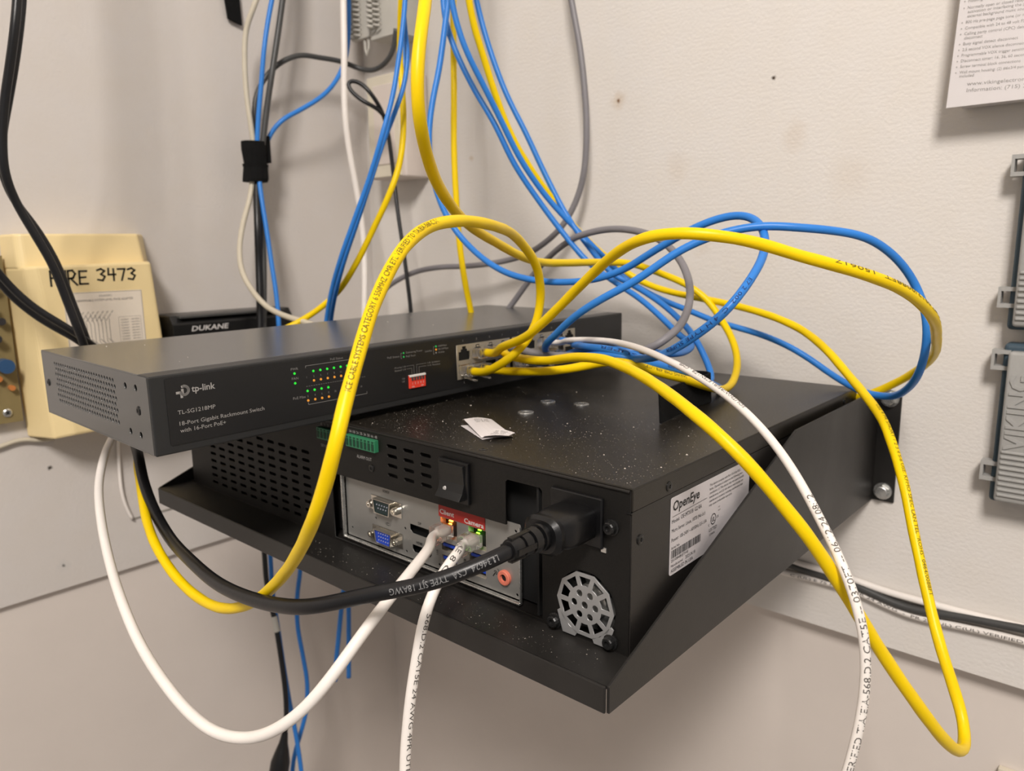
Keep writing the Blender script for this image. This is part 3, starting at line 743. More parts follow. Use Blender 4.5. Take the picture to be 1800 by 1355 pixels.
# top cover with folded side lip
g = G()
g.box((-BW - 0.0008, -0.0002, -0.0012), (0.0006, BD, 0.0))
g.box((-0.0006, 0.0000, -0.0118), (0.0006, BD, -0.0006))
g.box((-BW - 0.0008, 0, -0.0118), (-BW + 0.0006, BD, -0.0006))
g.build('top_cover', 'nvr_top', rec, bevel=0.0005)
# rounded front rim under the cover
g = G(); g.tube([Vector((-BW, 0.0004, -0.0020)), Vector((-0.0010, 0.0004, -0.0020))], 0.0011, 10); g.build('front_rim', 'nvr', rec, smooth=True)
# front face with real openings
x0, x1 = -0.243, -0.0552
opening = [(x0, -0.0855), (x1, -0.0855), (x1, -0.0128), (x1 - 0.0015, -0.0113), (-0.0795, -0.0113), (-0.081, -0.0128), (-0.081, -0.0375), (x0, -0.0385)]
holes = [opening]
for r_ in range(4):
    for c_ in range(3):
        holes.append(slot(-0.1768 + c_ * 0.0157, -0.0092 - r_ * 0.00630, 0.0098, 0.0024))
for c_ in range(10):
    for r_ in range(9):
        holes.append(slot(-0.2738 - c_ * 0.0153, -0.0290 - r_ * 0.0063, 0.0098, 0.0025))
holes.append(ngon(-0.0262, -0.0672, 0.0178, 24))
plate('face_plate', 'nvr_face_shaded', [rect(-BW, -BH + 0.001, -0.0008, -0.0012)] + holes, 0.0012, lambda x, y, t: (x, 0.0008 + t, y), rec)
g = G()
g.box((-0.0010, 0.0006, -BH + 0.001), (0.0, BD, -0.0122))
g.box((-BW, 0.0006, -BH + 0.001), (-BW + 0.001, BD, -0.0122))
g.box((-BW, 0.0006, -BH), (0.0, BD, -BH + 0.001))
g.box((-BW, BD - 0.001, -BH + 0.001), (0.0, BD, -0.0012))
g.build('chassis', 'nvr', rec)
# small folded corner notch
g = G(); g.box((-0.0028, -0.0004, -0.0128), (0.0003, 0.0008, -0.0122)); g.build('corner_notch', 'screw', rec)
g = G()
g.box((-0.262, 0.012, -0.085), (-0.060, 0.0135, -0.003))
g.box((-0.44, 0.030, -0.085), (-0.262, 0.0315, -0.003))
g.box((-0.0600, 0.0016, -0.085), (-0.0585, 0.0135, -0.003))
g.build('dark_interior_sheet', 'inside', rec)  # black sheets behind the openings, painted shade of the interior
# port shield
SX0, SX1, SZ0, SZ1, SY = -0.2360, -0.0760, -0.0835, -0.0385, 0.007
sh_holes = []
def R4(cx, cz, w, h, r=0.0008): return rect(cx - w / 2, cz - h / 2, cx + w / 2, cz + h / 2, r, 2)
ETH = [(-0.134, -0.0550), (-0.110, -0.0550)]
for cx, cz in ETH: sh_holes.append(R4(cx, cz, 0.0150, 0.0130, 0.0004))
sh_holes += [R4(-0.134, -0.0672, 0.0140, 0.0062), R4(-0.134, -0.0757, 0.0140, 0.0062), R4(-0.110, -0.0672, 0.0140, 0.0062), R4(-0.110, -0.0757, 0.0140, 0.0062)]
sh_holes.append([(-0.1672, -0.0660), (-0.1482, -0.0660), (-0.1482, -0.0600), (-0.1697, -0.0600), (-0.1697, -0.0640)])
sh_holes.append([(-0.1665, -0.0785), (-0.1515, -0.0785), (-0.1500, -0.0765), (-0.1500, -0.0735), (-0.1680, -0.0735), (-0.1680, -0.0765)])
for q in ((-0.2045, -0.0645), (-0.1745, -0.0645), (-0.1740, -0.0800), (-0.2310, -0.0775), (-0.1430, -0.0805), (-0.0790, -0.0810), (-0.0795, -0.0430)):
    sh_holes.append(ngon(q[0], q[1], 0.0009, 10))
plate('port_shield', 'steel', [rect(SX0, SZ0, SX1, SZ1, 0.001)] + sh_holes, 0.0005, lambda x, y, t: (x, SY + t, y), rec)
g = G()
g.box((SX0 - 0.0022, SY - 0.0035, SZ0 - 0.0020), (SX1 + 0.0012, SY - 0.0006, SZ0 - 0.0004), 0.0006)
g.box((SX0 - 0.0024, SY - 0.0035, SZ0 - 0.0020), (SX0 - 0.0006, SY - 0.0006, SZ1), 0.0006)
g.box((SX1 + 0.0004, SY - 0.0025, SZ0 - 0.0020), (SX1 + 0.0012, SY - 0.0006, SZ1 - 0.001), 0.0003)
g.build('shield_rim', 'zinc', rec)
# text on shield
SHT = lambda: T(lambda x, z: (x, SY - 0.0004, z))
SHT().text('IOIOI', -0.1925, -0.0445, 0.0019, w=0.0062, align='c').build('serial_symbol', 'print_black', rec)
SHT().text('I', -0.1945, -0.0668, 0.0019).rect(-0.1932, -0.0668, -0.1905, -0.0664).rect(-0.1932, -0.0653, -0.1905, -0.0649).rect(-0.1932, -0.0668, -0.1928, -0.0649).text('I', -0.1896, -0.0668, 0.0019).build('monitor_symbol', 'print_black', rec)
SHT().text('DP', -0.1602, -0.0588, 0.0018, align='c').build('port_name', 'print_black', rec)
SHT().text('HDMI', -0.1640, -0.0722, 0.0018, bold=True).build('port_name', 'print_black', rec)
SHT().text('USB', -0.1195, -0.0745, 0.0018, rot=math.pi / 2, bold=True).build('port_name', 'print_black', rec)
SHT().text('USB', -0.1437, -0.0745, 0.0016, rot=math.pi / 2).build('port_name', 'print_black', rec)
SHT().ring(-0.0955, -0.0722, 0.0011, 0.0004, -60, 150).line([(-0.0972, -0.0745), (-0.0955, -0.0722)], 0.0007).ring(-0.0945, -0.0712, 0.0019, 0.0003, -30, 70).build('microphone_symbol', 'print_black', rec)
# two D connectors
def dsub(cz, h, cfill, rows, n, pr, nut):
    cx = -0.1925
    g = G()
    w = 0.0170 / 2
    pts = [(cx - w, cz + h / 2), (cx + w, cz + h / 2), (cx + w - 0.0015, cz - h / 2), (cx - w + 0.0015, cz - h / 2)]
    loop = lambda s, y: [(cx + (x - cx) * s, y, cz + (z - cz) * s) for x, z in pts]
    g.box((cx - 0.0155, SY - 0.0008, cz - 0.0052), (cx + 0.0155, SY - 0.0003, cz + 0.0052), 0.0002)
    g.loft([loop(1.08, SY - 0.0008), loop(1.08, SY - 0.0052), loop(0.96, SY - 0.0052), loop(0.96, SY - 0.0030)], close=False)
    shell = g.build('serial_port' if cfill == 'db9' else 'display_port', 'chrome', rec, bevel=0.0002)
    g = G(); g.loft([loop(0.97, SY - 0.0010), loop(0.97, SY - 0.0042)]); g.build('socket_insert', cfill, shell)
    g = G()
    for r_ in range(rows):
        for k in range(n[r_]):
            px = cx + (k - (n[r_] - 1) / 2) * pr
            pz = cz + ((rows - 1) / 2 - r_) * 0.0024
            g.cyl((px, SY - 0.0041, pz), (px, SY - 0.0045, pz), 0.00045, seg=8)
    g.build('socket_pin', 'pin', shell)
    for s in (-1, 1):
        g = G()
        g.cyl((cx + s * 0.0125, SY - 0.0006, cz), (cx + s * 0.0125, SY - 0.0045, cz), 0.0026, seg=6 if nut else 20)
        g.lathe([(0, 0.0022), (0.0012, 0.0022), (0.0012, 0.0012), (0.0002, 0.0010)], (cx + s * 0.0125, SY - 0.0045, cz), (0, -1, 0), 16)
        g.build('jack_nut', 'chrome', shell)
dsub(-0.0535, 0.0090, 'db9', 2, [5, 4], 0.0026, False)
dsub(-0.0745, 0.0086, 'vga_blue', 3, [5, 5, 5], 0.0023, True)
# port interiors
def jack(parent, cx, cy, cz, w, h, up, name='ethernet_port', depth=0.011, shellmat='jack_metal', axis='F'):
    g = G()
    th = 0.0004
    y0 = cy
    g.box((cx - w / 2, y0, cz - h / 2), (cx - w / 2 + th, y0 + depth, cz + h / 2))
    g.box((cx + w / 2 - th, y0, cz - h / 2), (cx + w / 2, y0 + depth, cz + h / 2))
    g.box((cx - w / 2, y0, cz + h / 2 - th), (cx + w / 2, y0 + depth, cz + h / 2))
    g.box((cx - w / 2, y0, cz - h / 2), (cx + w / 2, y0 + depth, cz - h / 2 + th))
    o = g.build(name, shellmat, parent)
    return o
for i, (cx, cz) in enumerate(ETH):
    j = jack(rec, cx, SY, cz, 0.0150, 0.0130, True)
    g = G(); g.box((cx - 0.0072, SY + 0.0045, cz - 0.006), (cx + 0.0072, SY + 0.0049, cz + 0.006)); g.build('jack_cavity', 'inside', j)
    g = G()
    if i == 0:
        for (dx, dz, w, h) in ((-0.0035, 0.0048, 0.0016, 0.0007), (-0.0015, 0.0037, 0.0030, 0.0008), (-0.0022, 0.0016, 0.0022, 0.0009)):
            g.box((cx + dx - w / 2, SY + 0.0030, cz + dz - h / 2), (cx + dx + w / 2, SY + 0.0040, cz + dz + h / 2), 0.0002)
        g.build('link_light', 'led_amber_hot', j)
    else:
        for (dx, dz, w, h) in ((-0.0030, 0.0050, 0.0022, 0.0006), (-0.0012, 0.0038, 0.0024, 0.0006), (-0.0026, 0.0008, 0.0024, 0.0022)):
            g.box((cx + dx - w / 2, SY + 0.0030, cz + dz - h / 2), (cx + dx + w / 2, SY + 0.0040, cz + dz + h / 2), 0.0002)
        g.build('link_light', 'led_green_hot', j)
for cx in (-0.134, -0.110):
    for cz in (-0.0672, -0.0757):
        j = jack(rec, cx, SY, cz, 0.0140, 0.0062, True, 'usb_port', 0.005)
        g = G(); g.box((cx - 0.0060, SY + 0.0006, cz - 0.0002), (cx + 0.0060, SY + 0.0046, cz + 0.0016)); g.build('usb_tongue', 'vga_blue', j)
# audio jack
g = G()
g.lathe([(0, 0.0045), (0.0018, 0.0045), (0.0022, 0.0040), (0.0022, 0.0023), (0.0004, 0.0021)], (-0.0878, SY - 0.0002, -0.0728), (0, -1, 0), 28)
au = g.build('audio_jack', 'pink', rec, smooth=True)
g = G(); g.cyl((-0.0878, SY - 0.0008, -0.0728), (-0.0878, SY - 0.0010, -0.0728), 0.0021, seg=20); g.build('jack_hole', 'inside', au)
# red port label
g = G(); g.box((-0.1420, SY - 0.0006, -0.0482), (-0.1030, SY - 0.0003, -0.0395)); rl = g.build('port_name_label', 'red_label', rec)
rl['label'] = 'red label with white port names'
t = T(lambda x, z: (x, SY - 0.0008, z))
t.text('Client', -0.1408, -0.0462, 0.0030, w=0.0125, bold=True).text('Camera', -0.1198, -0.0473, 0.0030, w=0.0160, bold=True)
t.build('label_lettering', 'print_white', rl)
# terminal blocks
def terminal(x0, x1, n, cap, tag_):
    g = G(); g.box((x0, -0.0030, -0.0150), (x1, 0.0008, -0.0070), 0.0003); tb = g.build('terminal_block', 'green_block', rec)
    tb['label'] = 'green %s terminal block' % tag_
    pit = (x1 - x0) / n
    g = G()
    for k in range(n):
        cx = x0 + pit * (k + 0.5)
        g.box((cx - pit * 0.30, -0.0033, -0.0140), (cx + pit * 0.30, -0.00295, -0.0094))
        g.box((cx - pit * 0.22, -0.0033, -0.0088), (cx + pit * 0.22, -0.00295, -0.0078))
    g.build('slot_shade_patch', 'green_dark', tb)
terminal(-0.2205, -0.1900, 8, None, 'alarm output')
terminal(-0.2535, -0.2380, 4, None, 'sensor')
t = T(lambda x, z: (x, 0.00005, z))
for k, s in enumerate(('1A', '1B', '2A', '2B', '3A', '3B', '4A', '4B')):
    t.text(s, -0.2186 + k * 0.0038, -0.0062, 0.0019, w=0.0026, align='c')
for k, s in enumerate(('G', '1', '2', '3')):
    t.text(s, -0.2515 + k * 0.0038, -0.0062, 0.0017, align='c')
t.text('ALARM OUT', -0.2130, -0.0224, 0.0022, w=0.0155).text('SENSOR', -0.2535, -0.0214, 0.0020, w=0.0130)
t.build('face_lettering', 'print_grey', rec)
# rocker switch
rk = bpy.data.objects.new('rocker_switch', None); COL.objects.link(rk); rk.parent = rec
g = G(); g.box((-0.1315, -0.0026, -0.0318), (-0.1070, 0.0, -0.0070), 0.0006)
g.build('switch_bezel', 'plug_black', rk)
g = G()
prof = [(0.0, -0.0085), (-0.0042, -0.0090), (-0.0035, -0.0150), (-0.0032, -0.0200), (-0.0048, -0.0250), (-0.0078, -0.0290), (0.0, -0.0296)]
g.loft([[(x, y, z) for y, z in prof] for x in (-0.1298, -0.1098)])
g.build('rocker', 'dukane', rk, bevel=0.0003)
g = G(); g.cyl((-0.1243, -0.0030, -0.0238), (-0.1243, -0.00500, -0.0243), 0.0012, seg=16); g.build('white_dot', 'print_white', rk)
# power inlet
g = G(); g.box((-0.0480, -0.0022, -0.0345), (-0.0155, 0.0002, -0.0080), 0.0009); inl = g.build('power_inlet', 'plug_black', rec)
g = G(); g.box((-0.0170, -0.0006, -0.0360), (-0.0140, 0.0001, -0.0335)); g.build('inlet_tab', 'zinc', inl)
def screw(parent, c, axis, r=0.0025, m='screw', h=0.0008, name='screw'):
    c = Vector(c); ax = Vector(axis)
    g = G(); g.lathe([(0, r), (h * 0.6, r), (h, r * 0.75), (h, r * 0.40), (h * 0.4, r * 0.32)], c, ax, 20)
    s = g.build(name, m, parent, smooth=True)
    u = ax.orthogonal().normalized(); w_ = ax.cross(u)
    g = G()
    for d in (u, w_):
        e = ax.cross(d)
        a, b_ = d * r * 0.45, e * r * 0.10
        p_ = c + ax * (h * 1.02)
        g.quad(p_ - a - b_, p_ + a - b_, p_ + a + b_, p_ - a + b_)
    g.build('screw_recess', 'inside', s)
    return s
def hexscrew(c, parent=rec, r=0.0034):
    c = Vector(c)
    g = G()
    g.lathe([(0, r * 1.25), (0.0008, r * 1.25), (0.0010, r), (0.0034, r * 0.95), (0.0040, r * 0.8), (0.0040, r * 0.45), (0.0028, r * 0.40)], c, (0, -1, 0), 12)
    g.build('hex_screw', 'screw', parent)
hexscrew((-0.0110, 0.0, -0.0218))
hexscrew((-0.0456, -0.0006, -0.0850 + 0.003))
hexscrew((-0.0105, -0.0006, -0.0850 + 0.003))
screw(rec, (-0.1979, 0.0002, -0.0271), (0, -1, 0), 0.0026)
screw(rec, (-0.1042, 0.0075, 0.0), (0, 0, 1), 0.0026, h=0.0003)
screw(rec, (0.0005, 0.0340, -0.0073), (1, 0, 0), 0.0027)
screw(rec, (0.0000, 0.0080, -0.0279), (1, 0, 0), 0.0027)
screw(rec, (0.0005, 0.3008, -0.0062), (1, 0, 0), 0.0022)
# cooling fan and its octagon-like silver guard
fc = (-0.0262, -0.0672)
R0, R1, Rh = 0.0178, 0.0158, 0.0102
outer = [(fc[0] + R0 * math.sin(math.radians(18 + 36 * k)) * 1.0, fc[1] + R0 * math.cos(math.radians(18 + 36 * k))) for k in range(10)]
legs = []
wins = []
for k in range(10):
    a0, a1 = math.radians(18 + 36 * k + 4.6), math.radians(18 + 36 * (k + 1) - 4.6)
    pt = lambda r, a: (fc[0] + r * math.sin(a), fc[1] + r * math.cos(a))
    am = (a0 + a1) / 2
    ri = R1 * math.cos(math.radians(18)) / math.cos(math.radians(13.4))
    w = [pt(Rh + 0.0002, a0 + 0.04), pt(Rh - 0.0002 + 0.0004, am), pt(Rh + 0.0002, a1 - 0.04), pt(ri, a1), pt(ri, a0)]
    wins.append(w)
hub = [ngon(fc[0] + 0.0066 * math.cos(math.radians(60 * k + 60)), fc[1] + 0.0066 * math.sin(math.radians(60 * k + 60)), 0.0019, 14) for k in range(6)] + [ngon(fc[0], fc[1], 0.0020, 14)]
fg = plate('fan_guard', 'fan', [outer] + wins + hub, 0.0009, lambda x, y, t: (x, -0.0010 + t, y), rec)
# its two feet
for s in (-1, 1):
    px = [(fc[0] + s * 0.0048, -0.0838), (fc[0] + s * 0.0098, -0.0815), (fc[0] + s * 0.0160, -0.0740), (fc[0] + s * 0.0176, -0.0752), (fc[0] + s * 0.0140, -0.0862), (fc[0] + s * 0.0060, -0.0862)]
    plate('guard_foot', 'fan', [px], 0.0009, lambda x, y, t: (x, -0.0010 + t, y), fg)
fan = bpy.data.objects.new('cooling_fan', None); COL.objects.link(fan); fan.parent = rec
g = G(); g.cyl((fc[0], 0.004, fc[1]), (fc[0], 0.010, fc[1]), 0.0095, seg=28); g.build('fan_hub', 'zinc', fan, smooth=True)
for k in range(7):
    a = math.radians(360 / 7 * k)
    u = Vector((math.cos(a), 0, math.sin(a))); w_ = Vector((-math.sin(a), 0, math.cos(a)))
    c0 = Vector((fc[0], 0.006, fc[1]))
    g = G()
    th = Vector((0, 0.0006, 0))
    q = [c0 + u * 0.0072 - w_ * 0.002 + Vector((0, -0.0015, 0)), c0 + u * 0.0165 - w_ * 0.0030 + Vector((0, -0.002, 0)), c0 + u * 0.0160 + w_ * 0.0055 + Vector((0, 0.002, 0)), c0 + u * 0.0070 + w_ * 0.0030 + Vector((0, 0.0015, 0))]
    g.loft([q, [p_ + th for p_ in q]]); g.build('fan_blade', 'dgrey', fan)
g = G(); g.box((fc[0] - 0.019, 0.012, -0.0865), (fc[0] + 0.019, 0.0125, -0.047)); g.build('dark_fan_backing', 'inside', fan)
# side label
lab = [(0.0370, -0.0578), (0.1325, -0.0578), (0.1325, -0.0150), (0.0370, -0.0147)]
g = G(); g.prism(rect(0.0372, -0.0575, 0.1325, -0.0147, 0.0015), lambda y, z, t_: (t_, y, z), 0.0001, 0.0003)
lb = g.build('rating_label', 'label', rec)
lb['label'] = 'white rating label with barcode'
t = T(lambda y, z: (0.00045, y, z))
t.text('OpenEye', 0.0390, -0.0222, 0.0052, w=0.0290, bold=True, shear=0.12)
t.line([(0.039, -0.0252), (0.0770, -0.0248)], 0.0002)
t.text('Model:', 0.0385, -0.0287, 0.0019, w=0.0080).text('OE-MTX18  G2 RA', 0.0480, -0.0287, 0.0023, w=0.0230)
t.text('Micro Server, Linux, 18TB (No Lic)', 0.0385, -0.0338, 0.0020, w=0.0370)
t.text('Power:', 0.0385, -0.0390, 0.0020, w=0.0075).text('100-240V ~ 60/50Hz 3.5-1.5A', 0.0475, -0.0390, 0.0020, w=0.0300)
t.text('Serial No.', 0.0385, -0.0430, 0.0013, w=0.0090)
random.seed(4)
yy = 0.0386
while yy < 0.0715:
    w = random.choice((0.0003, 0.0003, 0.0006, 0.0009))
    t.rect(yy, -0.0482, yy + w, -0.0438)
    yy += w + random.choice((0.0003, 0.0004, 0.0007))
t.text('251084B0JTHE', 0.0385, -0.0502, 0.0015, w=0.0185)
t.text('Manufactured:', 0.0385, -0.0530, 0.0014, w=0.0130).text('2025.04.18', 0.0540, -0.0530, 0.0019, w=0.0110)
t.text('ASSEMBLED IN USA', 0.0385, -0.0560, 0.0019, w=0.0240)
for k, s in enumerate(('This device complies with Part 15 of the FCC', 'Rules. Operation is subject to the following two', 'conditions. (1) This device may not cause harmful',
                       'interference, and (2) this device must accept any', 'interference received, including interference that', 'may cause undesirable operation.')):
    t.text(s, 0.0800, -0.0190 - k * 0.00235, 0.0014, w=(0.0390, 0.0420, 0.0440, 0.0435, 0.0430, 0.0290)[k])
t.ring(0.0858, -0.0395, 0.0030, 0.0005).text('UL', 0.0840, -0.0409, 0.0026, w=0.0036, bold=True).text('c', 0.0800, -0.0425, 0.0020).text('US', 0.0900, -0.0402, 0.0016)
t.text('LISTED', 0.0810, -0.0460, 0.0019, w=0.0095).text('E209876', 0.0815, -0.0485, 0.0012, w=0.0065)
t.text('I.T.E.', 0.0915, -0.0345, 0.0009).text('E4177', 0.0915, -0.0365, 0.0009)
t.build('label_lettering', 'print_black', lb)

# ------------------------------------------------------------------ network switch lying across the recorder
SM = Matrix.Translation((0.439196, -0.499364, 0.236995)) @ Matrix.Rotation(1.547339, 4, 'Z') @ Matrix.Rotation(-0.0004, 4, 'X') @ Matrix.Rotation(-0.0077, 4, 'Y')
sw = empty('network_switch', None, 'dark grey rackmount network switch lying across the recorder, yellow and blue cables in its front', 'network switch', mtx=SM)
W, D, H = 0.440, 0.180, 0.044
# body: top/bottom/back as one, perforated left side as its own plate
g = G()
g.box((0, 0.0145, H - 0.001), (W, D, H), 0.0004)
g.box((0, 0.0145, 0), (W, D, 0.001))
g.box((0, D - 0.001, 0.001), (W, D, H - 0.001))
g.box((W - 0.001, 0.0145, 0.001), (W, D - 0.001, H - 0.001))
g.build('steel_body', 'switch', sw)
sh_ = []
for c_ in range(25):
    y = 0.1538 - c_ * 0.00425
    for r_ in range(8):
        z = 0.0368 - r_ * 0.00355
        y2 = y - (0.0021 if (r_ % 2) else 0) - r_ * 0.0000
        sh_.append(ngon(y2, z, 0.00148, 8))
for y, z in ((0.0335, 0.0356), (0.0190, 0.0360), (0.0328, 0.0094), (0.0185, 0.0093)):
    sh_.append(ngon(y, z, 0.0021, 12))
plate('perforated_side', 'switch', [rect(0.0145, 0.0008, D - 0.0006, H - 0.0008)] + sh_, 0.001, lambda x, y, t: (0.0005 + t, x, y), sw)
g = G(); g.box((0.004, 0.02, 0.003), (0.0045, D - 0.003, H - 0.003)); g.build('dark_side_sheet', 'inside', sw)  # added black sheet so the holes read as unlit
screw(sw, (0.0, 0.0178, 0.0234), (-1, 0, 0), 0.0026)
screw(sw, (0.0, 0.1713, 0.0222), (-1, 0, 0), 0.0024)
# bezel
g = G()
g.box((-0.0002, 0.0, -0.0002), (W + 0.0002, 0.0142, H), 0.0010, 3)
g.build('front_bezel', 'switch_front', sw)
g = G(); g.box((-0.00035, 0.0022, 0.0006), (0.0, 0.0140, H - 0.0006)); g.build('bezel_side', 'switch', sw)
g = G(); g.prism(rect(0.0080, 0.0046, W - 0.004, 0.0420, 0.0012), lambda x, z, t_: (x, t_, z), -0.0004, 0.0002)
g.build('front_film', 'switch_film', sw)
# logo and lettering
t = T(lambda x, z: (x, -0.00055, z))
t.ring(0.0181, 0.0342, 0.00235, 0.0014, -150, 110, 20)
t.rect(0.0135, 0.0326, 0.0178, 0.0340).rect(0.0158, 0.0302, 0.0172, 0.0340).rect(0.0164, 0.0340, 0.0178, 0.0352)
t.text('tp-link', 0.0222, 0.0327, 0.0036, w=0.0136, bold=True)
t.text('TL-SG1218MP', 0.0134, 0.0213, 0.0023, w=0.0215)
t.text('18-Port Gigabit Rackmount Switch', 0.0138, 0.0150, 0.0023, w=0.0510)
t.text('with 16-Port PoE+', 0.0138, 0.0110, 0.0023, w=0.0265)
t.build('logo_and_model_lettering', 'print_grey', sw)
t = T(lambda x, z: (x, -0.00055, z))
t.text('PWR', 0.0868, 0.0362, 0.0015, w=0.0050, align='c').text('FAN', 0.0868, 0.0303, 0.0015, w=0.0045, align='c').text('PoE Max', 0.0845, 0.0178, 0.0017, w=0.0088)
t.text('PoE Status', 0.1130, 0.0390, 0.0014, w=0.0095).text('Link/Act', 0.1180, 0.0120, 0.0014, w=0.0085)
t.line([(0.0946, 0.0365), (0.0946, 0.0378), (0.1400, 0.0378), (0.1400, 0.0365)], 0.0003)
t.line([(0.0950, 0.0145), (0.0950, 0.0132), (0.1400, 0.0132), (0.1400, 0.0145)], 0.0003)
for k in range(26):
    t.rect(0.0942 + k * 0.00176, 0.02470, 0.0942 + k * 0.00176 + 0.0011, 0.02495)
for k in range(9):
    t.text(str(2 * k + 1), 0.0950 + k * 0.00508, 0.0300, 0.0013, align='c')
    t.text(str(2 * k + 2), 0.0950 + k * 0.00508, 0.0180, 0.0013, align='c')
t.text('PoE Status', 0.1585, 0.0343, 0.0014, w=0.0105).line([(0.1712, 0.0368), (0.1704, 0.0368), (0.1704, 0.0332), (0.1712, 0.0332)], 0.0003)
t.text('Delivering Power', 0.1750, 0.0361, 0.0013, w=0.0150).text('PoE Fault', 0.1750, 0.0334, 0.0013, w=0.0085)
t.text('Link/Act', 0.1925, 0.0349, 0.0014, w=0.0065).line([(0.2012, 0.0380), (0.2004, 0.0380), (0.2004, 0.0326), (0.2012, 0.0326)], 0.0003)
t.text('1000Mbps', 0.2050, 0.0374, 0.0013, w=0.0085).text('10/100Mbps', 0.2050, 0.0351, 0.0013, w=0.0100).text('Activity', 0.2050, 0.0328, 0.0013, w=0.0060)
t.text('Priority 1-8', 0.1645, 0.0265, 0.0012, w=0.0095).text('Extend 1-8', 0.1645, 0.0245, 0.0012, w=0.0095)
t.line([(0.1750, 0.0271), (0.1815, 0.0271), (0.1815, 0.0212)], 0.0002).line([(0.1750, 0.0251), (0.1795, 0.0251), (0.1795, 0.0212)], 0.0002)
t.line([(0.1840, 0.0212), (0.1840, 0.0271), (0.1930, 0.0271)], 0.0002).line([(0.1862, 0.0212), (0.1862, 0.0252), (0.1930, 0.0252)], 0.0002)
t.text('1-8  Isolation', 0.1945, 0.0265, 0.0012, w=0.0115).text('1-16  Recovery', 0.1945, 0.0245, 0.0012, w=0.0120)
t.text('ON', 0.1705, 0.0180, 0.0012).text('Off', 0.1705, 0.0160, 0.0012)
t.build('status_lettering', 'print_dim', sw)
def led(x, z, m, r=0.00085):
    g = G(); g.cyl((x, -0.0002, z), (x, -0.0008, z), r, r * 0.8, seg=12); g.build('status_light', m, sw)
led(0.0867, 0.0341, 'led_green'); led(0.0867, 0.0280, 'led_green')
for k in range(1, 7):
    led(0.0950 + k * 0.00508, 0.0339, 'led_green')
    led(0.0950 + k * 0.00508, 0.0279, 'led_orange')
for k in range(4):
    led(0.0950 + k * 0.00508, 0.0219, 'led_green')
    led(0.0950 + k * 0.00508, 0.0158, 'led_orange')
led(0.1728, 0.0367, 'led_green_dim', 0.0007); led(0.1728, 0.0340, 'led_green_dim', 0.0007)
led(0.2030, 0.0380, 'led_green_dim', 0.0008); led(0.2030, 0.0357, 'led_orange', 0.0008); led(0.2030, 0.0334, 'print_dim', 0.0007)
# DIP switch
g = G(); g.box((0.1762, -0.0016, 0.0108), (0.1912, 0.0, 0.0202), 0.0003); dp = g.build('dip_switch', 'red_dip', sw)
g = G(); g.box((0.1763, -0.0022, 0.0190), (0.1911, -0.0003, 0.0204), 0.0002); g.build('dip_frame', 'white_plastic', dp)
for k in range(5):
    x = 0.1788 + k * 0.0025
    g = G(); g.box((x - 0.0007, -0.0021, 0.0166), (x + 0.0007, -0.0014, 0.0190)); g.build('dip_lever', 'dgrey', dp)
t = T(lambda x, z: (x, -0.00175, z))
for k in range(5):
    t.text(str(k + 1), 0.1788 + k * 0.0025, 0.0136, 0.0016, align='c')
t.text('ON', 0.1780, 0.0114, 0.0012).text('DIP', 0.1865, 0.0114, 0.0012)
t.build('dip_lettering', 'print_white', dp)
# ports
PX = [0.2300, 0.2443, 0.2586, 0.2729, 0.2915, 0.3058, 0.3200, 0.3340]
def rj_hole(cx, cz, up, w=0.0116, h=0.0082):
    s = 1 if up else -1
    b = cz - s * h / 2
    pts = [(cx - w / 2, b), (cx + w / 2, b), (cx + w / 2, b + s * h * 0.80), (cx + w * 0.30, b + s * h * 0.80), (cx + w * 0.30, b + s * h * 1.02),
           (cx + w * 0.17, b + s * h * 1.02), (cx + w * 0.17, b + s * h * 1.28), (cx - w * 0.17, b + s * h * 1.28), (cx - w * 0.17, b + s * h * 1.02),
           (cx - w * 0.30, b + s * h * 1.02), (cx - w * 0.30, b + s * h * 0.80), (cx - w / 2, b + s * h * 0.80)]
    return pts if up else list(reversed(pts))
blocks = [(0.2224, 0.2805, PX[:4]), (0.2840, 0.3416, PX[4:]), (0.3491, 0.3651, [0.3571])]
for (xa, xb, xs) in blocks:
    hs = []
    for x in xs:
        hs.append(rj_hole(x, 0.0288, True))
        hs.append(rj_hole(x, 0.0172, False))
    pb = plate('port_block', 'jack_metal', [rect(xa, 0.0105, xb, 0.0365)] + hs, 0.0008, lambda x, y, t: (x, -0.0012 + t, y), sw)
    g = G()
    g.box((xa + 0.0005, -0.0008, 0.011), (xb - 0.0005, -0.0006, 0.036))
    g.build('port_cavity', 'inside', pb)
t = T(lambda x, z: (x, -0.00055, z))
for k, x in enumerate(PX):
    t.text(str(2 * k + 1), x, 0.0386, 0.0016, align='c').text(str(2 * k + 2), x, 0.0070, 0.0016, align='c')
t.text('17', 0.3571, 0.0386, 0.0016, align='c').text('18', 0.3571, 0.0070, 0.0016, align='c')
t.build('port_numbers', 'print_grey', sw)
for x, y in ((0.022, 0.022), (0.022, 0.16), (0.41, 0.022), (0.41, 0.16)):
    g = G(); g.lathe([(0, 0.0045), (0.0028, 0.0055), (0.0036, 0.0055)], (x, y, -0.0036), (0, 0, 1), 20); g.build('rubber_foot', 'rubber_foot', sw, smooth=True)

# ------------------------------------------------------------------ cables
YEL, BLU, WHT = 'yellow', 'blue', 'white'
rY, rB, rW = 0.00300, 0.00265, 0.00280
gy, gb = 'yellow network cables', 'blue network cables'


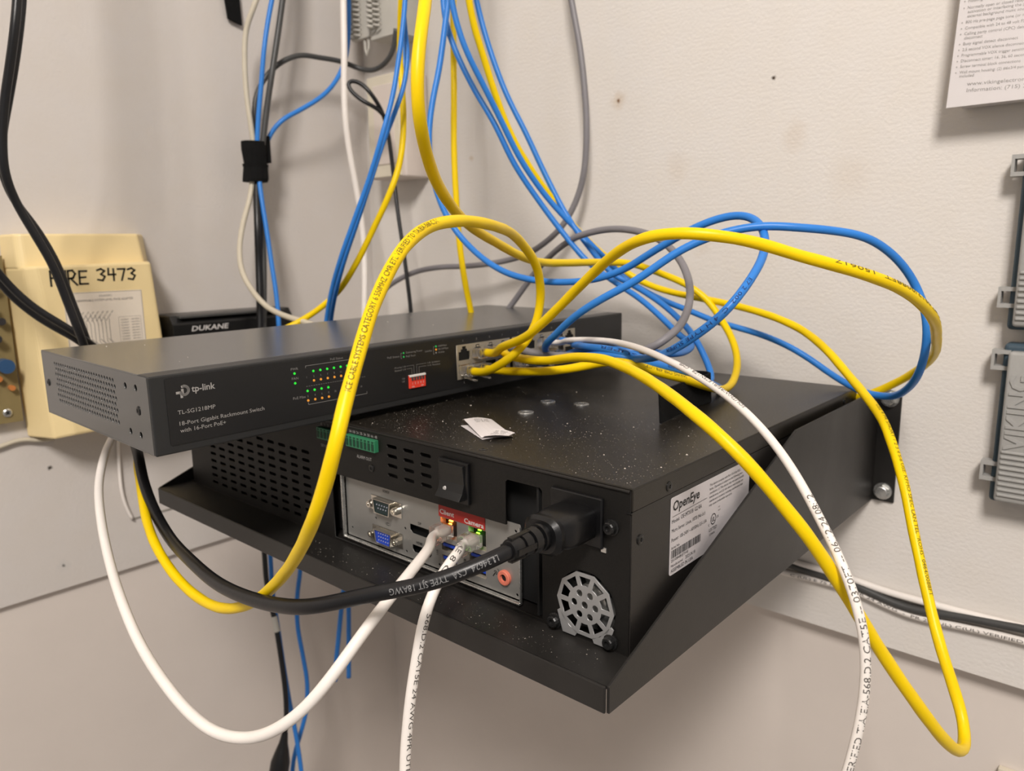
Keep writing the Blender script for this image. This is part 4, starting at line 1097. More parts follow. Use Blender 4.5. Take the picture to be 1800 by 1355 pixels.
def plug(cab_, frame, x, y, z, up, boot=0.0):
    """clear RJ45 plug; local frame of the device, y = face plane, cable leaves towards -y"""
    s = 1 if up else -1
    g = G()
    g.box((x - 0.0056, y - 0.0100, z - 0.0038), (x + 0.0056, y + 0.0004, z + 0.0038), 0.0005)
    o = g.build('plug', 'clear', cab_)
    o.matrix_world = frame
    g = G()
    g.loft([[(x - 0.0016, y - 0.0005, z + s * 0.0050), (x + 0.0016, y - 0.0005, z + s * 0.0050), (x + 0.0016, y - 0.0005, z + s * 0.0058), (x - 0.0016, y - 0.0005, z + s * 0.0058)],
            [(x - 0.0014, y - 0.0125, z + s * 0.0066), (x + 0.0014, y - 0.0125, z + s * 0.0066), (x + 0.0014, y - 0.0125, z + s * 0.0074), (x - 0.0014, y - 0.0125, z + s * 0.0074)]])
    lt = g.build('plug_latch', 'clear', o)
    g = G()
    for k in range(8):
        xx = x + (k - 3.5) * 0.00102
        g.box((xx - 0.00025, y - 0.0012, z - s * 0.0040), (xx + 0.00025, y + 0.0002, z - s * 0.0034))
    g.build('plug_contacts', 'gold', o)
    return o


def swplug(cab_, col, row):
    x = PX[col] if col < 8 else 0.3571
    return plug(cab_, SM, x, -0.0016, 0.0288 if row else 0.0172, bool(row))


c = cable('yellow_arch', 'network_cable', YEL, rY, 'yellow cable arching high in front of the switch, dipping below its left end', 'cable', gy, 0.018, 14)
swplug(c, 0, 0)
cable_text(c, 'yellow_arch', 0.1356, 'ICE CABLE SYSTEMS CATEGORY 6 550MHZ CMR ETL VERIFIED TO TIA/EIA-568-C.2-1', 0.0024, 'print_yellow_cable', off=-0.15, flip=True, end=0.1862)
c = cable('yellow_right_loop', 'network_cable', YEL, rY, 'thick yellow cable in the widest yellow loop, turning back beside the upper shelf bolt', 'cable', gy, 0.018, 14)
swplug(c, 1, 1)
cable_text(c, 'yellow_right_loop', 0.4569, 'E 24 AWG 4PR CAT.6 LAN TEL "ROHS" 0912/0088FT  150617', 0.0022, 'print_yellow_cable', off=-0.45, flip=True, end=0.7512)
c = cable('yellow_long_run', 'network_cable', YEL, rY, 'long yellow cable dropping over the side label to a sharp bend at lower right', 'cable', gy, 0.018, 14)
swplug(c, 2, 1)
cable_text(c, 'yellow_long_run', 0.3027, 'USE 4 PR SHORT 1 2 3 4 5-6 USE: KFMO SPEC LAN TEL "ROHS" 0464/0088FT', 0.0021, 'print_yellow_cable', off=0.25, flip=True, end=0.3661)
c = cable('yellow_strapped', 'network_cable', YEL, rY, 'yellow cable from top centre passing behind the yellow arch into the recorder strap', 'cable', gy, 0.015, 14)
swplug(c, 1, 0)
cable_text(c, 'yellow_strapped', 0.0900, '24AWG CMR 4PR UTP', 0.0022, 'print_yellow_cable', off=-0.4, flip=True, end=0.1114)
cable('yellow_vertical', 'network_cable', YEL, rY, 'yellow cable hanging straight down behind the middle of the switch', 'cable', gy, 0.012)
cable('blue_left_outer', 'network_cable', BLU, 0.0023, 'left one of the two crossing blue cables behind the left half of the switch', 'cable', gb)
cable('blue_left_inner', 'network_cable', BLU, 0.0023, 'right one of the two crossing blue cables behind the left half of the switch', 'cable', gb)
cable('blue_short_behind', 'network_cable', BLU, rB, 'short dark blue cable end beside the punch-down block', 'cable', gb)
c = cable('blue_narrow_loop', 'network_cable', BLU, rB, 'blue cable forming the narrower loop that turns down above the recorder', 'cable', gb)
swplug(c, 7, 0)
cable_text(c, 'blue_narrow_loop', 0.8235, 'E7 2 002  C  4 H TYPE SUPER', 0.0021, 'print_blue_cable', off=0.1, flip=False, end=0.8695)
c = cable('blue_wide_loop', 'network_cable', BLU, rB, 'blue cable forming the widest loop on the right wall beside the upper bolt', 'cable', gb)
swplug(c, 5, 0)
c = cable('blue_outer_down', 'network_cable', BLU, rB, 'rightmost of the blue cables slanting down from top centre to the black strap', 'cable', gb)
swplug(c, 7, 1)
cable_text(c, 'blue_outer_down', 0.8605, '24 0064 E SUPER', 0.0021, 'print_blue_cable', off=0.1, flip=False, end=0.9067)
c = cable('blue_middle_down', 'network_cable', BLU, rB, 'blue cable slanting down from top centre between the other two blue ones', 'cable', gb)
swplug(c, 6, 0)
c = cable('blue_low', 'network_cable', BLU, rB, 'lowest blue cable lying over the recorder top and passing through the strap', 'cable', gb)
swplug(c, 4, 0)
cable_text(c, 'blue_low', 0.45, '24 AWG E SUPER', 0.0021, 'print_blue_cable', off=-0.2, flip=True, spacing=1.2)
c = cable('white_right_run', 'network_cable', WHT, 0.0022, 'white cable running right from the switch and down in front of the shelf side', 'cable', 'white network cables')
swplug(c, 6, 1)
cable_text(c, 'white_right_run', 0.1807, 'SOUTHWIRE(R) E75N1Z8 - CMR', 0.0019, 'print_white_cable', off=-0.35, flip=True, end=0.2306)
cable_text(c, 'white_right_run', 0.2899, 'VERIFIED TIA/EIA-568.D.2 CAT5E -- 0370FT -- 06/12/24 08:12', 0.0029, 'print_white_cable', off=0.0, flip=True, end=0.4037)
c = cable('white_client', 'network_cable', WHT, 0.0029, 'white cable looping low at lower left from the port under the word Client', 'cable', 'white network cables')
plug(c, BM, -0.134, 0.0055, -0.0550, False)
c = cable('white_camera', 'network_cable', WHT, 0.0029, 'white cable hanging straight down out of frame from the Camera port', 'cable', 'white network cables')
plug(c, BM, -0.110, 0.0055, -0.0550, False)
cable_text(c, 'white_camera', 0.0217, '(R)/ LRE 8 CS', 0.0028, 'print_white_cable', off=0.0, end=0.0776)
cable_text(c, 'white_camera', 0.0965, '568.D.2 CAT5E 24 AWG 4PR UTP', 0.0025, 'print_white_cable', off=-0.75, end=0.1943)
cable('grey_long', 'network_cable', 'grey', 0.0032, 'grey cable hanging along the right wall in a long curve that ends behind the switch', 'cable')
c = cable('grey_loop', 'network_cable', 'grey', 0.0030, 'grey cable making a round loop above the recorder, crossing under the blue cables', 'cable')
swplug(c, 3, 1)
c = cable('power_cord', 'power_cord', 'cord', 0.0037, 'thick black power cord plugged into the recorder, curving left below the switch', 'power cord', n=16)
cable_text(c, 'power_cord', 0.0295, 'LL34624  CSA  TYPE SJT 18AWG', 0.0028, 'print_cord', off=-0.1, end=0.1322)
# IEC plug, parented to the cord
pl = bpy.data.objects.new('connector', None); COL.objects.link(pl); pl.parent = c; pl.matrix_world = BM
def sup(w, h, y, cx=-0.031, cz=-0.0222, n=28, e=0.45, chop=0.0):
    out = []
    for k in range(n):
        a = 2 * math.pi * k / n
        ca, sa = math.cos(a), math.sin(a)
        x = w / 2 * math.copysign(abs(ca) ** e, ca)
        z = h / 2 * math.copysign(abs(sa) ** e, sa)
        if chop and z > 0:
            x *= 1 - chop * (z / (h / 2))
        out.append((cx + x, y, cz + z))
    return out
g = G(); g.loft([sup(0.0245, 0.0170, 0.0), sup(0.0245, 0.0170, -0.0060), sup(0.0245, 0.0172, -0.0150), sup(0.0228, 0.0168, -0.0205), sup(0.0180, 0.0150, -0.0240), sup(0.0165, 0.0140, -0.0260)])
g.build('plug_body', 'plug_black', pl, smooth=True)
g = G(); g.loft([sup(0.0150, 0.0130, -0.0250, e=0.8), sup(0.0225, 0.0190, -0.0262, e=0.7), sup(0.0230, 0.0195, -0.0290, e=0.7), sup(0.0190, 0.0165, -0.0310, e=0.8)])
g.build('plug_collar', 'plug_black', pl, smooth=True)
rings = [(-0.0300, 0.0142), (-0.0340, 0.0138), (-0.0342, 0.0100), (-0.0356, 0.0100), (-0.0358, 0.0130), (-0.0400, 0.0124), (-0.0402, 0.0092), (-0.0416, 0.0092),
         (-0.0418, 0.0118), (-0.0462, 0.0112), (-0.0464, 0.0088), (-0.0476, 0.0088), (-0.0478, 0.0108), (-0.0525, 0.0104), (-0.0540, 0.0090)]
g = G(); g.loft([sup(d, d, y, e=1.0) for y, d in rings]); g.build('strain_relief', 'plug_black', pl, smooth=True)
g = G()
for s in (-1, 1):
    g.box((-0.031 + s * 0.0058, -0.0530, -0.0236), (-0.031 + s * 0.0048, -0.0300, -0.0208))
g.box((-0.0324, -0.0530, -0.0282), (-0.0296, -0.0300, -0.0272)); g.box((-0.0324, -0.0530, -0.0172), (-0.0296, -0.0300, -0.0162))
g.build('relief_rib', 'plug_black', pl)

cable('black_pair_front', 'power_cord', 'cord', 0.0033, 'front one of two black cords slanting down over the beige box front', 'power cord', 'black cords at the left edge')
cable('black_pair_rear', 'power_cord', 'cord', 0.0033, 'rear one of two black cords slanting down over the beige box front', 'power cord', 'black cords at the left edge')
cable('black_side_upper', 'power_cord', 'cord', 0.0030, 'upper one of two black cords entering from the left edge across the beige box flank', 'power cord', 'black cords at the left edge')
cable('black_side_lower', 'power_cord', 'cord', 0.0030, 'lower one of two black cords entering from the left edge across the beige box flank', 'power cord', 'black cords at the left edge')
cable('cream_cable', 'phone_cable', 'cream', 0.0030, 'cream cable through the wall strap, curving away from the bundle towards the switch', 'cable', 'strapped cables on the left wall')
cable('blue_bundle', 'network_cable', BLU, 0.0027, 'blue cable passing straight through the black strap on the left wall', 'cable', 'strapped cables on the left wall')
cable('grey_bundle', 'network_cable', 'dgrey', 0.0034, 'charcoal cable passing straight through the black strap on the left wall', 'cable', 'strapped cables on the left wall')
cable('charcoal_branch', 'network_cable', 'dgrey', 0.0030, 'charcoal cable branching from the strapped bundle across to the room corner', 'cable', 'strapped cables on the left wall')
cable('blue_branch', 'network_cable', BLU, 0.0027, 'blue cable branching from the strapped bundle up beside the white drop cable', 'cable', 'strapped cables on the left wall')
cable('black_bundle', 'network_cable', 'cord', 0.0042, 'thick black cable hanging below the strap on the left wall', 'cable', 'strapped cables on the left wall')
cable('white_drop', 'phone_cable', 'white', 0.0038, 'white cable hanging down just left of the room corner', 'cable')
cable('black_tie_loop', 'phone_cable', 'cord', 0.0024, 'thin black cord with a small oval loop before the ivory corner box', 'cord')
c = cable('black_adapter_lead', 'power_cord', 'cord', 0.0030, 'thin black lead hanging under the shelf at bottom left with a moulded connector', 'power cord')
pth = PATH['black_adapter_lead']
def along(key, f):
    p_ = PATH[key]; i = min(int(f * (len(p_) - 1)), len(p_) - 2)
    return p_[i], (p_[i + 1] - p_[i]).normalized()
p_, d_ = along('black_adapter_lead', 0.735)
g = G(); g.lathe([(0, 0.0035), (0.012, 0.0052), (0.020, 0.0075), (0.034, 0.0110), (0.060, 0.0115)], p_, d_, 18); g.build('moulded_connector', 'plug_black', c, smooth=True)
p_, d_ = along('black_adapter_lead', 0.315)
g = G(); g.lathe([(0, 0.0036), (0.018, 0.0038)], p_, d_, 14); g.build('clear_sleeve', 'clipw', c, smooth=True)
cable('blue_under_left', 'network_cable', BLU, 0.0027, 'blue cable hanging under the shelf beside the black lead', 'cable', 'blue cables under the shelf')
cable('blue_under_right', 'network_cable', BLU, 0.0027, 'wavy blue cable hanging under the shelf right of the black lead', 'cable', 'blue cables under the shelf')
cable('blue_cut_left', 'network_cable', BLU, 0.0027, 'left one of two short cut blue cable ends hanging under the shelf', 'cable', 'blue cables under the shelf')
cable('blue_cut_right', 'network_cable', BLU, 0.0027, 'right one of two short cut blue cable ends hanging under the shelf', 'cable', 'blue cables under the shelf')
cable('ledge_black', 'power_cord', 'dgrey', 0.0034, 'black cable running low along the right wall between two white cables', 'cable', 'cables low on the right wall')
cable('ledge_white_upper', 'phone_cable', 'white', 0.0030, 'upper white cable running low along the right wall, above the black cable', 'cable', 'cables low on the right wall')
c = cable('ledge_white_lower', 'phone_cable', 'white', 0.0030, 'lower white cable with printed letters low on the right wall', 'cable', 'cables low on the right wall')
cable_text(c, 'ledge_white_lower', 0.0730, 'C (UL) E 75 M  -  CMR 24 AWG  -  PR 24 (UL) C(UL) VERIFIED', 0.0023, 'print_white_cable', off=0.3, end=0.2798)
cable('cream_wall_wire', 'phone_cable', 'cream', 0.0022, 'thin cream wire along the left wall below the beige box', 'cable')
cable('white_thin_wire', 'phone_cable', 'white', 0.0018, 'thin white wire curving down the left wall beneath the switch', 'cable')

# ------------------------------------------------------------------ straps
def ribbon(name, path, wvec, w, th, m, parent=None):
    g = G()
    loops = []
    P = [Vector(p) for p in path]
    wv = Vector(wvec).normalized()
    for i, p in enumerate(P):
        a, b = P[max(i - 1, 0)], P[min(i + 1, len(P) - 1)]
        t = (b - a).normalized()
        n = t.cross(wv).normalized()
        loops.append([p - wv * w / 2 - n * th / 2, p + wv * w / 2 - n * th / 2, p + wv * w / 2 + n * th / 2, p - wv * w / 2 + n * th / 2])
    g.loft(loops)
    return g.build(name, m, parent)
BX = lambda x, y, z: BM @ Vector((x, y, z))
# strap standing on edge on the recorder
pth_ = catmull([BX(-0.0568, 0.1225, 0.0112), BX(-0.0592, 0.1400, 0.0112), BX(-0.0620, 0.1650, 0.0112), BX(-0.0650, 0.1900, 0.0112), BX(-0.0620, 0.2080, 0.0112), BX(-0.0700, 0.2160, 0.0112), BX(-0.0830, 0.2080, 0.0112)], 0.004)
vs_ = ribbon('cable_strap', pth_, (0.0, -0.12, 1.0), 0.0215, 0.0016, 'velcro')
tag(vs_, 'black strap standing on the recorder top, looped round the yellow and blue cables', 'strap')
# strap round the bundle on the left wall
g = G()
ctr = Vector((0.0335, -0.1885, 0.0))
def sring(z, rx, ry, cx=0.0, cy=0.0, rot=0.0):
    out = []
    for k in range(16):
        a = 2 * math.pi * k / 16 + rot
        out.append((ctr.x + cx + rx * math.cos(a), ctr.y + cy + ry * math.sin(a), z))
    return out
g.loft([sring(0.4245, 0.012, 0.0145, 0, -0.002), sring(0.4280, 0.0128, 0.0150, 0, -0.001), sring(0.4400, 0.0122, 0.0142), sring(0.4440, 0.0128, 0.0150)])
g.loft([sring(0.4420, 0.0116, 0.0128), sring(0.4460, 0.0120, 0.0132), sring(0.4600, 0.0128, 0.0150), sring(0.4690, 0.0128, 0.0152, 0, 0.0005)])
stp = g.build('cable_strap', 'velcro', None)
tag(stp, 'black strap wrapped round the cable bundle on the left wall', 'strap')
g = G()
g.box((0.0330, -0.1760, 0.4460), (0.0420, -0.1725, 0.4760), 0.0008); g.build('strap_tail', 'velcro', stp)
# black tag hanging at top edge
g = G(); g.prism([(-0.1930, 0.6050), (-0.1765, 0.6010), (-0.1790, 0.6700), (-0.2000, 0.6700)], lambda y, z, t_: (t_, y, z), 0.003, 0.006)
tag(g.build('hanging_strap', 'velcro'), 'black strap end hanging on the left wall at the top edge', 'strap')

# ------------------------------------------------------------------ washers, folded paper, dust on the recorder
def washer(x, y, rz):
    w_ = empty('washer', None, None, 'washer', 'zinc washers on the recorder', mtx=BM @ Matrix.Translation((x, y, 0.0002)) @ Matrix.Rotation(rz, 4, 'Z'))
    return w_
WL = ['steel washer on the recorder closest to the folded paper', 'steel washer in the middle of the row of three on the recorder', 'steel washer on the recorder closest to the black strap']
me_w = None
for (x, y), lb_ in zip(((-0.1457, 0.0943), (-0.1570, 0.1330), (-0.1320, 0.1405)), WL):
    if me_w is None:
        g = G()
        R_, r_, h_ = 0.0056, 0.0023, 0.0013
        seg = 36
        prof = [(r_, 0), (R_, 0), (R_ , h_ * 0.8), (R_ - 0.0002, h_), (r_ + 0.0002, h_), (r_, h_ * 0.8)]
        rings = [[g.bm.verts.new((pr * math.cos(2 * math.pi * k / seg), pr * math.sin(2 * math.pi * k / seg), pz)) for k in range(seg)] for pr, pz in prof]
        for i in range(len(prof)):
            for k in range(seg):
                g.bm.faces.new((rings[i][k], rings[i][(k + 1) % seg], rings[(i + 1) % len(prof)][(k + 1) % seg], rings[(i + 1) % len(prof)][k]))
        o = g.build('washer', 'zinc')
        me_w = o.data
    else:
        o = bpy.data.objects.new('washer', me_w)
        COL.objects.link(o)
    o.matrix_world = BM @ Matrix.Translation((x, y, 0.0001))
    tag(o, lb_, 'washer', 'zinc washers on the recorder')
# folded paper tag
pt = empty('folded_paper', None, 'small folded white paper slip with tiny print lying on the recorder', 'paper', mtx=BM)
def sheet(name, quad, th=0.00015, curl=0.0):
    a, b, c_, d = [Vector(q) for q in quad]
    g = G()
    n = 6
    top = []
    for i in range(n + 1):
        u = i / n
        for j in range(n + 1):
            v = j / n
            p = a.lerp(b, u).lerp(d.lerp(c_, u), v)
            p.z += curl * math.sin(math.pi * u) * 1.0
            top.append(p)
    vs = [g.bm.verts.new(p) for p in top]
    vb = [g.bm.verts.new(p - Vector((0, 0, th))) for p in top]
    for i in range(n):
        for j in range(n):
            k = i * (n + 1) + j
            g.bm.faces.new((vs[k], vs[k + n + 1], vs[k + n + 2], vs[k + 1]))
            g.bm.faces.new((vb[k], vb[k + 1], vb[k + n + 2], vb[k + n + 1]))
    return g.build(name, 'paper', pt)
sheet('paper_bottom', [(-0.1550, 0.0400, 0.0004), (-0.1400, 0.0545, 0.0004), (-0.1095, 0.0395, 0.0006), (-0.1190, 0.0225, 0.0004)], curl=0.0004)
sheet('paper_top', [(-0.1565, 0.0445, 0.0036), (-0.1500, 0.0640, 0.0010), (-0.1175, 0.0440, 0.0012), (-0.1200, 0.0230, 0.0012)], curl=0.0012)
sheet('paper_flap', [(-0.1235, 0.0380, 0.0034), (-0.1105, 0.0425, 0.0020), (-0.1065, 0.0320, 0.0028), (-0.1190, 0.0232, 0.0022)], curl=0.0006)
def on_sheet(quad, curl):
    a, b, c_, d = [Vector(q) for q in quad]
    def fn(u, v):
        p = a.lerp(b, u).lerp(d.lerp(c_, u), v)
        p.z += curl * math.sin(math.pi * min(max(u, 0), 1)) + 0.00018
        return p
    return fn
t = T(on_sheet([(-0.1565, 0.0445, 0.0036), (-0.1500, 0.0640, 0.0010), (-0.1175, 0.0440, 0.0012), (-0.1200, 0.0230, 0.0012)], 0.0012))
for k in range(3):
    t.text(('4013 99', '5038 6A', '90 TLSE')[k], 0.28, 0.10 + k * 0.075, 0.045, w=0.50)
t2 = T(on_sheet([(-0.1235, 0.0380, 0.0034), (-0.1105, 0.0425, 0.0020), (-0.1065, 0.0320, 0.0028), (-0.1190, 0.0232, 0.0022)], 0.0006))
for k in range(3):
    t2.text(('99 4039', '40 A0', '5103 99')[k], 0.20, 0.22 + k * 0.24, 0.13, w=0.55)
t2.build('flap_print', 'print_dim', pt)
t.build('paper_print', 'print_dim', pt)
# dust specks
random.seed(11)
def specks(name, n, fn, rmin, rmax, m, parent=None):
    g = G()
    for _ in range(n):
        p, nx = fn()
        r = rmin + (rmax - rmin) * random.random() ** 5
        vs = []
        for k in range(4):
            a = math.pi / 2 * k + random.random()
            vs.append(g.bm.verts.new((p[0] + r * math.cos(a), p[1] + r * math.sin(a), p[2] + 0.00003)))
        ap = g.bm.verts.new((p[0], p[1], p[2] + r * 0.9))
        for k in range(4):
            g.bm.faces.new((vs[k], vs[(k + 1) % 4], ap))
    o = g.build(name, m, parent)
    return o
def nvr_pt():
    while True:
        x = -random.random() * 0.30
        y = random.random() * 0.20
        d = 0.55 + 0.45 * math.sin(x * 37 + 1.3) * math.cos(y * 31)
        if random.random() < (1 - y / 0.24) * max(d, 0.18):
            if y < 0.003 or x > -0.002:
                continue
            q = BM @ Vector((x, y, 0.0))
            return (q.x, q.y, q.z), None
tag(specks('dust', 3200, nvr_pt, 0.00014, 0.00034, 'dust_small'), 'fine pale dust sprinkled over the recorder top', 'dust', kind='stuff')
tag(specks('dust', 170, nvr_pt, 0.0002, 0.0008, 'dust'), 'larger white crumbs scattered on the recorder top', 'dust', kind='stuff')
def lip_pt():
    return (XL + 0.2 + random.random() * (XR - XL - 0.21), YF + 0.002 + random.random() * 0.020, ZS), None
tag(specks('dust', 260, lip_pt, 0.00015, 0.0005, 'dust_small'), 'grey dust along the front of the shelf deck', 'dust', kind='stuff')
def sw_pt():
    q = SM @ Vector((0.02 + random.random() * 0.3, 0.02 + random.random() * 0.15, H))
    return (q.x, q.y, q.z), None
tag(specks('dust', 40, sw_pt, 0.0002, 0.0008, 'dust'), 'a few crumbs on top of the network switch', 'dust', kind='stuff')

# ------------------------------------------------------------------ left wall equipment
bb = empty('control_box', (0, 0, 0), 'beige plastic box on the left wall marked FIRE 3473 with a diagram label', 'control box')
g = G()
# side tray, front body
g.loft([[(0.0, -0.4410, 0.167), (0.040, -0.4290, 0.168), (0.050, -0.4135, 0.1715), (0.050, -0.3150, 0.1715), (0.0, -0.2900, 0.1715)],
        [(0.0, -0.4440, 0.3330), (0.040, -0.4370, 0.3340), (0.050, -0.4300, 0.3350), (0.050, -0.3252, 0.3370), (0.0, -0.3050, 0.3370)]])
g.build('front_cover', 'beige', bb, bevel=0.0025)
g = G()
g.loft([[(0.0, -0.4440, 0.3320), (0.030, -0.4390, 0.3320), (0.034, -0.4335, 0.3320), (0.034, -0.3240, 0.3320), (0.0, -0.3060, 0.3320)],
        [(0.0, -0.4430, 0.3645), (0.026, -0.4380, 0.3645), (0.030, -0.4330, 0.3650), (0.030, -0.3271, 0.3655), (0.0, -0.3090, 0.3655)]])
g.build('upper_housing', 'beige', bb, bevel=0.0022)
# marker writing as strokes
t = T(lambda y, z: (0.0503, y, z))
def strokes(chars, y0, z0, w, h, gap):
    y = y0
    for ch in chars:
        if ch == ' ':
            y += w * 0.9
            continue
        for st in {'F': [[(0.1, 0), (0.12, 1)], [(0.1, 1), (0.95, 1.0)], [(0.1, 0.52), (0.8, 0.56)]],
                   'I': [[(0.5, 0), (0.5, 1)]],
                   'R': [[(0.1, 0), (0.12, 1), (0.6, 1.02), (0.85, 0.78), (0.6, 0.5), (0.15, 0.45)], [(0.35, 0.45), (0.95, 0)]],
                   'E': [[(0.9, 0.95), (0.15, 0.95), (0.1, 0.05), (0.95, 0.05)], [(0.12, 0.5), (0.75, 0.52)]],
                   '3': [[(0.05, 0.9), (0.5, 1), (0.9, 0.82), (0.45, 0.55), (0.9, 0.35), (0.6, 0.02), (0.05, 0.1)]],
                   '4': [[(0.15, 1), (0.1, 0.5), (0.95, 0.5)], [(0.75, 0.95), (0.72, 0)]],
                   '7': [[(0.05, 0.95), (0.9, 0.95), (0.45, 0)]]}[ch]:
            t.line([(y + a * w, z0 + b * h) for a, b in st], 0.0017)
        y += (w + gap) if ch != 'I' else (w * 0.5 + gap)
strokes('FIRE', -0.4195, 0.3165, 0.0085, 0.0135, 0.0012)
strokes('3473', -0.3775, 0.3195, 0.0078, 0.0115, 0.0018)
t.build('marker_writing', 'ink', bb)
g = G(); g.box((0.0500, -0.4098, 0.2150), (0.0504, -0.3370, 0.3092)); dl = g.build('diagram_label', 'paper_cream', bb)
t = T(lambda y, z: (0.0506, y, z))
t.text('PROGRAMMABLE SYSTEM LEVEL PAGE ADAPTER', -0.4040, 0.3000, 0.0021, w=0.058)
t.text('CLASSIC', -0.378, 0.3042, 0.0018, w=0.012)
for k in range(9):
    y = -0.3990 + k * 0.0035
    t.line([(y - 0.003 + (k - 4) * 0.0008, 0.2880 - abs(k - 4) * 0.0015), (y, 0.2780), (y, 0.2600), (y + 0.004 + k * 0.0003, 0.2530)], 0.0004)
for k in range(7):
    y = -0.4005 + k * 0.0045
    t.text('AUDIO IN', y, 0.2800, 0.0014, w=0.0120, rot=math.radians(52))
for k in range(4):
    t.text('PAGE OUT', -0.3960 + k * 0.0075, 0.2620, 0.0013, w=0.0110, rot=math.radians(-42))
for k in range(8):
    t.text('1234567', -0.3600, 0.2795 - k * 0.0028, 0.0014, w=0.0075).text('ABCDEFG', -0.3500, 0.2795 - k * 0.0028, 0.0014, w=0.0080)
t.line([(-0.362, 0.2830), (-0.3405, 0.2830), (-0.3405, 0.2580), (-0.362, 0.2580), (-0.362, 0.2830)], 0.0002)
t.text('SEE MANUAL FOR SETTINGS', -0.3620, 0.2545, 0.0012, w=0.020)
t.line([(-0.4092, 0.3086), (-0.3376, 0.3086), (-0.3376, 0.2156), (-0.4092, 0.2156), (-0.4092, 0.3086)], 0.0003)
t.build('diagram_print', 'print_dim', dl)
# circuit board beside it
pb_ = empty('circuit_board', (0, 0, 0), 'bare brown circuit board with components at the left edge beside the beige box', 'circuit board')
g = G(); g.box((0.008, -0.4900, 0.186), (0.011, -0.4450, 0.345)); g.build('board', 'pcb', pb_)
g = G(); g.box((0.0, -0.4880, 0.190), (0.008, -0.4470, 0.340)); g.build('standoff_block', 'beige', pb_)
g = G(); g.cyl((0.011, -0.4560, 0.2420), (0.024, -0.4560, 0.2420), 0.0068, seg=20); g.build('capacitor', 'cap_blue', pb_, smooth=True)
for (y, z, r, h, m) in ((-0.4600, 0.2680, 0.004, 0.010, 'comp_dark'), (-0.4540, 0.2840, 0.0035, 0.008, 'comp_dark'), (-0.4640, 0.3000, 0.0042, 0.012, 'cap_blue'), (-0.4570, 0.3150, 0.003, 0.008, 'comp_dark'), (-0.4620, 0.2300, 0.003, 0.006, 'comp_orange'), (-0.4520, 0.2200, 0.0026, 0.006, 'comp_orange'), (-0.4690, 0.2550, 0.003, 0.007, 'comp_dark')):
    g = G(); g.cyl((0.011, y, z), (0.011 + h, y, z), r, seg=14); g.build('component', m, pb_, smooth=True)
for k in range(9):
    z = 0.205 + k * 0.0145
    g = G(); g.box((0.011, -0.4780 + (k % 3) * 0.003, z), (0.0135, -0.4710 + (k % 3) * 0.003, z + 0.006), 0.0004); g.build('chip', 'comp_dark' if k % 2 else 'zinc', pb_)
screw(pb_, (0.011, -0.4575, 0.1960), (1, 0, 0), 0.0040, 'zinc', 0.002)
# black amplifier behind
dk = empty('amplifier', (0, 0, 0), 'black wall unit with slanted white lettering behind the switch on the left wall', 'amplifier')
g = G()
g.loft([[(0, -0.306, 0.16), (0.045, -0.306, 0.16), (0.045, -0.306, 0.270), (0.038, -0.306, 0.2790), (0, -0.306, 0.2790)],
        [(0, -0.160, 0.16), (0.045, -0.160, 0.16), (0.045, -0.160, 0.270), (0.038, -0.160, 0.2790), (0, -0.160, 0.2790)]])
g.build('housing', 'dukane', dk, bevel=0.0012)
g = G(); g.box((0.0380, -0.298, 0.2760), (0.0470, -0.170, 0.2785), 0.0005); g.build('top_trim', 'dgrey', dk)
t = T(lambda y, z: (0.0453, y, z))
t.text('DUKANE', -0.2860, 0.2615, 0.0055, w=0.042, bold=True, shear=0.25)
t.build('maker_lettering', 'print_white', dk)

# ------------------------------------------------------------------ corner: ivory box and punch-down block
ob = empty('junction_box', (0, 0, 0), 'ivory plastic junction box on the right wall tight in the corner', 'junction box')
g = G(); g.box((0.0560, -0.0400, 0.4335), (0.1235, -0.0003, 0.5570), 0.003, 3); g.build('box_body', 'offwhite', ob, smooth=True)
g = G(); g.box((0.0575, -0.0425, 0.4350), (0.1170, -0.0395, 0.5555), 0.0012); g.build('box_cover', 'ivory', ob)
g = G(); g.box((0.0700, -0.0437, 0.4500), (0.1080, -0.0420, 0.5440), 0.0008); g.build('cover_panel', 'offwhite', ob)
pd = empty('punch_down_block', (0, 0, 0), 'grey-white punch-down block with rows of clips at the top edge in the corner', 'punch-down block')
g = G(); g.box((0.0670, -0.0400, 0.5985), (0.1190, -0.0003, 0.7000), 0.0008); g.build('block_body', 'clipw', pd)
g = G(); g.box((0.0280, -0.0400, 0.6040), (0.0680, -0.0330, 0.7000), 0.0008); g.build('block_wing', 'clipw', pd)
for col_, xx in ((0, 0.0300), (1, 0.0420), (2, 0.0700), (3, 0.0800)):
    for k in range(14):
        z = (0.6075 if col_ < 2 else 0.6120) + k * 0.0058
        g = G()
        pts_ = [Vector((xx, -0.038, z)), Vector((xx + 0.001, -0.046, z + 0.0004)), Vector((xx + 0.004, -0.050, z + 0.0002)), Vector((xx + 0.0085, -0.049, z - 0.0010)), Vector((xx + 0.010, -0.044, z - 0.0015))]
        g.tube(catmull(pts_, 0.0015), 0.0020 if col_ in (0, 2) else 0.0013, 8)
        g.build('wire_clip', 'clipw' if col_ in (0, 2) else 'comp_dark' if False else 'clipw', pd, smooth=True)
g = G()
g.tube([Vector((0.050, -0.036, 0.604)), Vector((0.0505, -0.036, 0.5920)), Vector((0.0530, -0.036, 0.5850)), Vector((0.0570, -0.036, 0.5920)), Vector((0.0580, -0.036, 0.604))], 0.0015, 8)
g.build('mounting_leg', 'clipw', pd)

